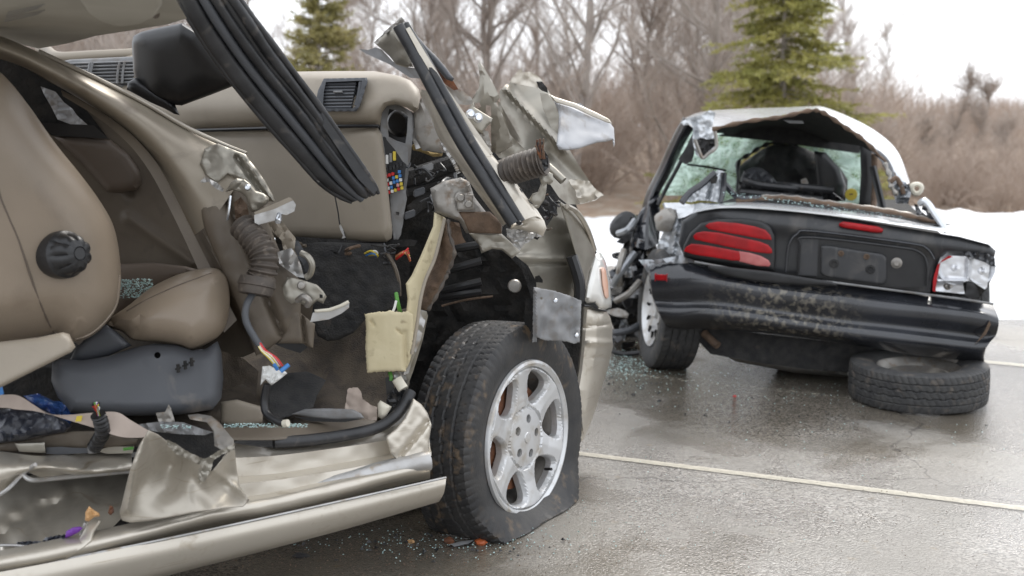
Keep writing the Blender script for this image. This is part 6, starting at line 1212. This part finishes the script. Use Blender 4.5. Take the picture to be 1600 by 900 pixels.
for a, b in (((958, 445), (992, 395)), ((962, 470), (1000, 440)), ((966, 365), (992, 345)), ((960, 520), (1005, 505)), ((975, 390), (968, 445))):
    tube('bent_strut', rc.choice(['dirtysteel', 'quarter', 'grey']), bc, [(a[0], a[1], 6.05), ((a[0]+b[0])/2+rc.uniform(-5, 5), (a[1]+b[1])/2+4, 6.0), (b[0], b[1], 6.05)], .02, 8, 14)
tube('door_strip', 'black', bc, [(955, 548, 6.1), (975, 553, 6.05), (1000, 551, 6.0)], .014, 8, 16)
lathe('side_mirror', 'black', bc, frame(P(975, 352, 6.4), (-.5, -1, .2)), [(0, .05), (.05, .045), (.08, .02), (.075, -.05)], 18, lambda r, h, th: r*(1+.15*math.sin(th*2)))
# ================================================================== LOOSE TYRE
lt = P(1446, 605, 4.95); lc = Vector((lt.x, lt.y+.10, .100))
loose = tyre('loose_tyre', 'tyre2', None, frame(lc, Vector((-.02, -.02, 1))), .315, .185, .20, NT=340, blocks=64)
lw = loose; tag(loose, 'worn black tyre lying flat on wet asphalt under the right end of the black bumper', 'tyre')
lathe('rim', 'dirtysteel', loose, frame(lc, (-.02, -.02, 1)), [(.0, .02), (.08, .02), (.12, .04), (.17, .02), (.185, .055), (.200, .07), (.206, .066)], 48)
# ================================================================== DEBRIS
def scatter(name, spots, label, mat, seed, cat='glass'):
    r = random.Random(seed); bm = bmesh.new(); V = []; F = []
    for (fn, n, s0, s1) in spots:
        for _ in range(n):
            p, nrm = fn(r); s = r.uniform(s0, s1); b = len(V)
            q = [Vector((r.uniform(-1, 1), r.uniform(-1, 1), r.uniform(0, 1)))*s for _ in range(4)]
            q[0] = Vector((-s, -s*.6, 0)); q[1] = Vector((s, -s*.5, .1*s)); q[2] = Vector((r.uniform(-.5, .5)*s, s, 0)); q[3] = Vector((0, 0, s*r.uniform(.6, 1.3)))
            a = r.uniform(0, 6.28); ca_, sa = math.cos(a), math.sin(a)
            for t in q: V.append(p+Vector((t.x*ca_-t.y*sa, t.x*sa+t.y*ca_, t.z)))
            F += [(b, b+2, b+1), (b, b+1, b+3), (b+1, b+2, b+3), (b+2, b, b+3)]
    o = obj(name, mesh(V, F), mat, None, smooth=False, kind='stuff'); o['label'] = label; o['category'] = cat; return o
def gspot(cx, cy, sx, sy, z=.005):
    def f(r):
        while True:
            x, y = r.gauss(cx, sx), r.gauss(cy, sy)
            if y > 235: break
        return G(x, y, z), EZ
    return f
def dspot(x0, x1, y0, y1, d0, d1):
    def f(r):
        t, u = r.random(), r.random(); x = x0+(x1-x0)*t; y = y0+(y1-y0)*u; return P(x, y, d0+(d1-d0)*t-.004), EZ
    return f
scatter('broken_glass', [(gspot(975, 568, 28, 12), 480, .0015, .006), (gspot(1050, 592, 60, 14), 130, .0015, .004), (gspot(1230, 618, 120, 16), 100, .0015, .004), (gspot(1300, 660, 160, 40), 90, .0015, .004)], 'scatter of pale aqua safety-glass crumbs on the asphalt behind the black wreck', 'chips', 5)
scatter('broken_glass', [(gspot(700, 845, 110, 12), 260, .0015, .004), (gspot(900, 800, 160, 60), 220, .001, .003)], 'fine glass grit on the asphalt around the flat front wheel', 'chips', 6)
scatter('broken_glass', [(dspot(188, 238, 436, 466, 3.05, 3.02), 420, .0015, .004)], 'pile of blue-green glass crumbs on the tan seat cushion', 'chips', 7)
scatter('broken_glass', [(dspot(350, 480, 662, 668, 2.72, 2.82), 260, .0012, .003), (dspot(250, 300, 664, 670, 2.62, 2.66), 60, .001, .003)], 'aqua glass crumbs along the inside of the champagne sill', 'chips', 8)
scatter('broken_glass', [(lambda r: (lambda x: (P(x, 318+(x-1250)*.135+r.uniform(-3, 3), 5.42+r.uniform(0, .12)), EZ))(r.uniform(1130, 1500)), 260, .002, .005)], 'glass crumbs along the rear edge of the black boot lid', 'chips', 9)
scatter('gravel', [(gspot(560, 860, 180, 22), 900, .001, .0035), (gspot(1150, 800, 260, 60), 700, .001, .003), (gspot(1100, 640, 260, 30), 400, .001, .003)], 'fine grit and small stones scattered over the asphalt', 'brown', 10, 'gravel')
scatter('broken_plastic', [(gspot(640, 850, 120, 12), 60, .003, .009), (gspot(980, 600, 30, 14), 40, .004, .010), (gspot(1200, 640, 150, 14), 30, .003, .008)], 'small black bits of broken plastic scattered around both wrecks', 'black', 12, 'debris')
def rock(name, px, py, s, mat, label, cat, el=1.0):
    c = G(px, py, s*.4); bm = bmesh.new(); bmesh.ops.create_icosphere(bm, subdivisions=3, radius=s)
    for q in bm.verts:
        k = 1+.45*noise.noise(q.co*(1.6/s)+Vector((px, 0, 0))); q.co = Vector((q.co.x*k*el, q.co.y*k*.8, q.co.z*k*.55))+c
    me = bpy.data.meshes.new(name); bm.to_mesh(me); bm.free(); return tag(obj(name, me, mat, ang=30), label, cat)
rock('broken_lens', 752, 847, .018, 'worg', 'broken orange lens piece on the ground under the flat wheel', 'debris', 1.1)
rock('broken_lens', 702, 845, .018, 'rust', 'brown-red lens chip on the ground left of the orange one', 'debris')
rock('stone', 642, 846, .011, 'leaf', 'small tan stone on the asphalt under the champagne sill', 'stone')
rock('stone', 1030, 626, .009, 'black', 'small dark stone on the asphalt between the two cars', 'stone')
rock('red_chip', 1148, 619, .008, 'wred', 'small red lens chip on the asphalt behind the black bumper', 'debris')
rock('stone', 470, 868, .014, 'felt', 'dark clod on the wet asphalt in the shadow of the champagne car', 'stone', 1.8)
tag(sheet('glass_sliver', 'refl', None, [(703, 850), (720, 846), (742, 843), (733, 849), (710, 854)], lambda x, y: G(x, y, .012).y, thick=.01, step=4), 'long silver sliver on the ground beside the orange lens piece', 'debris')
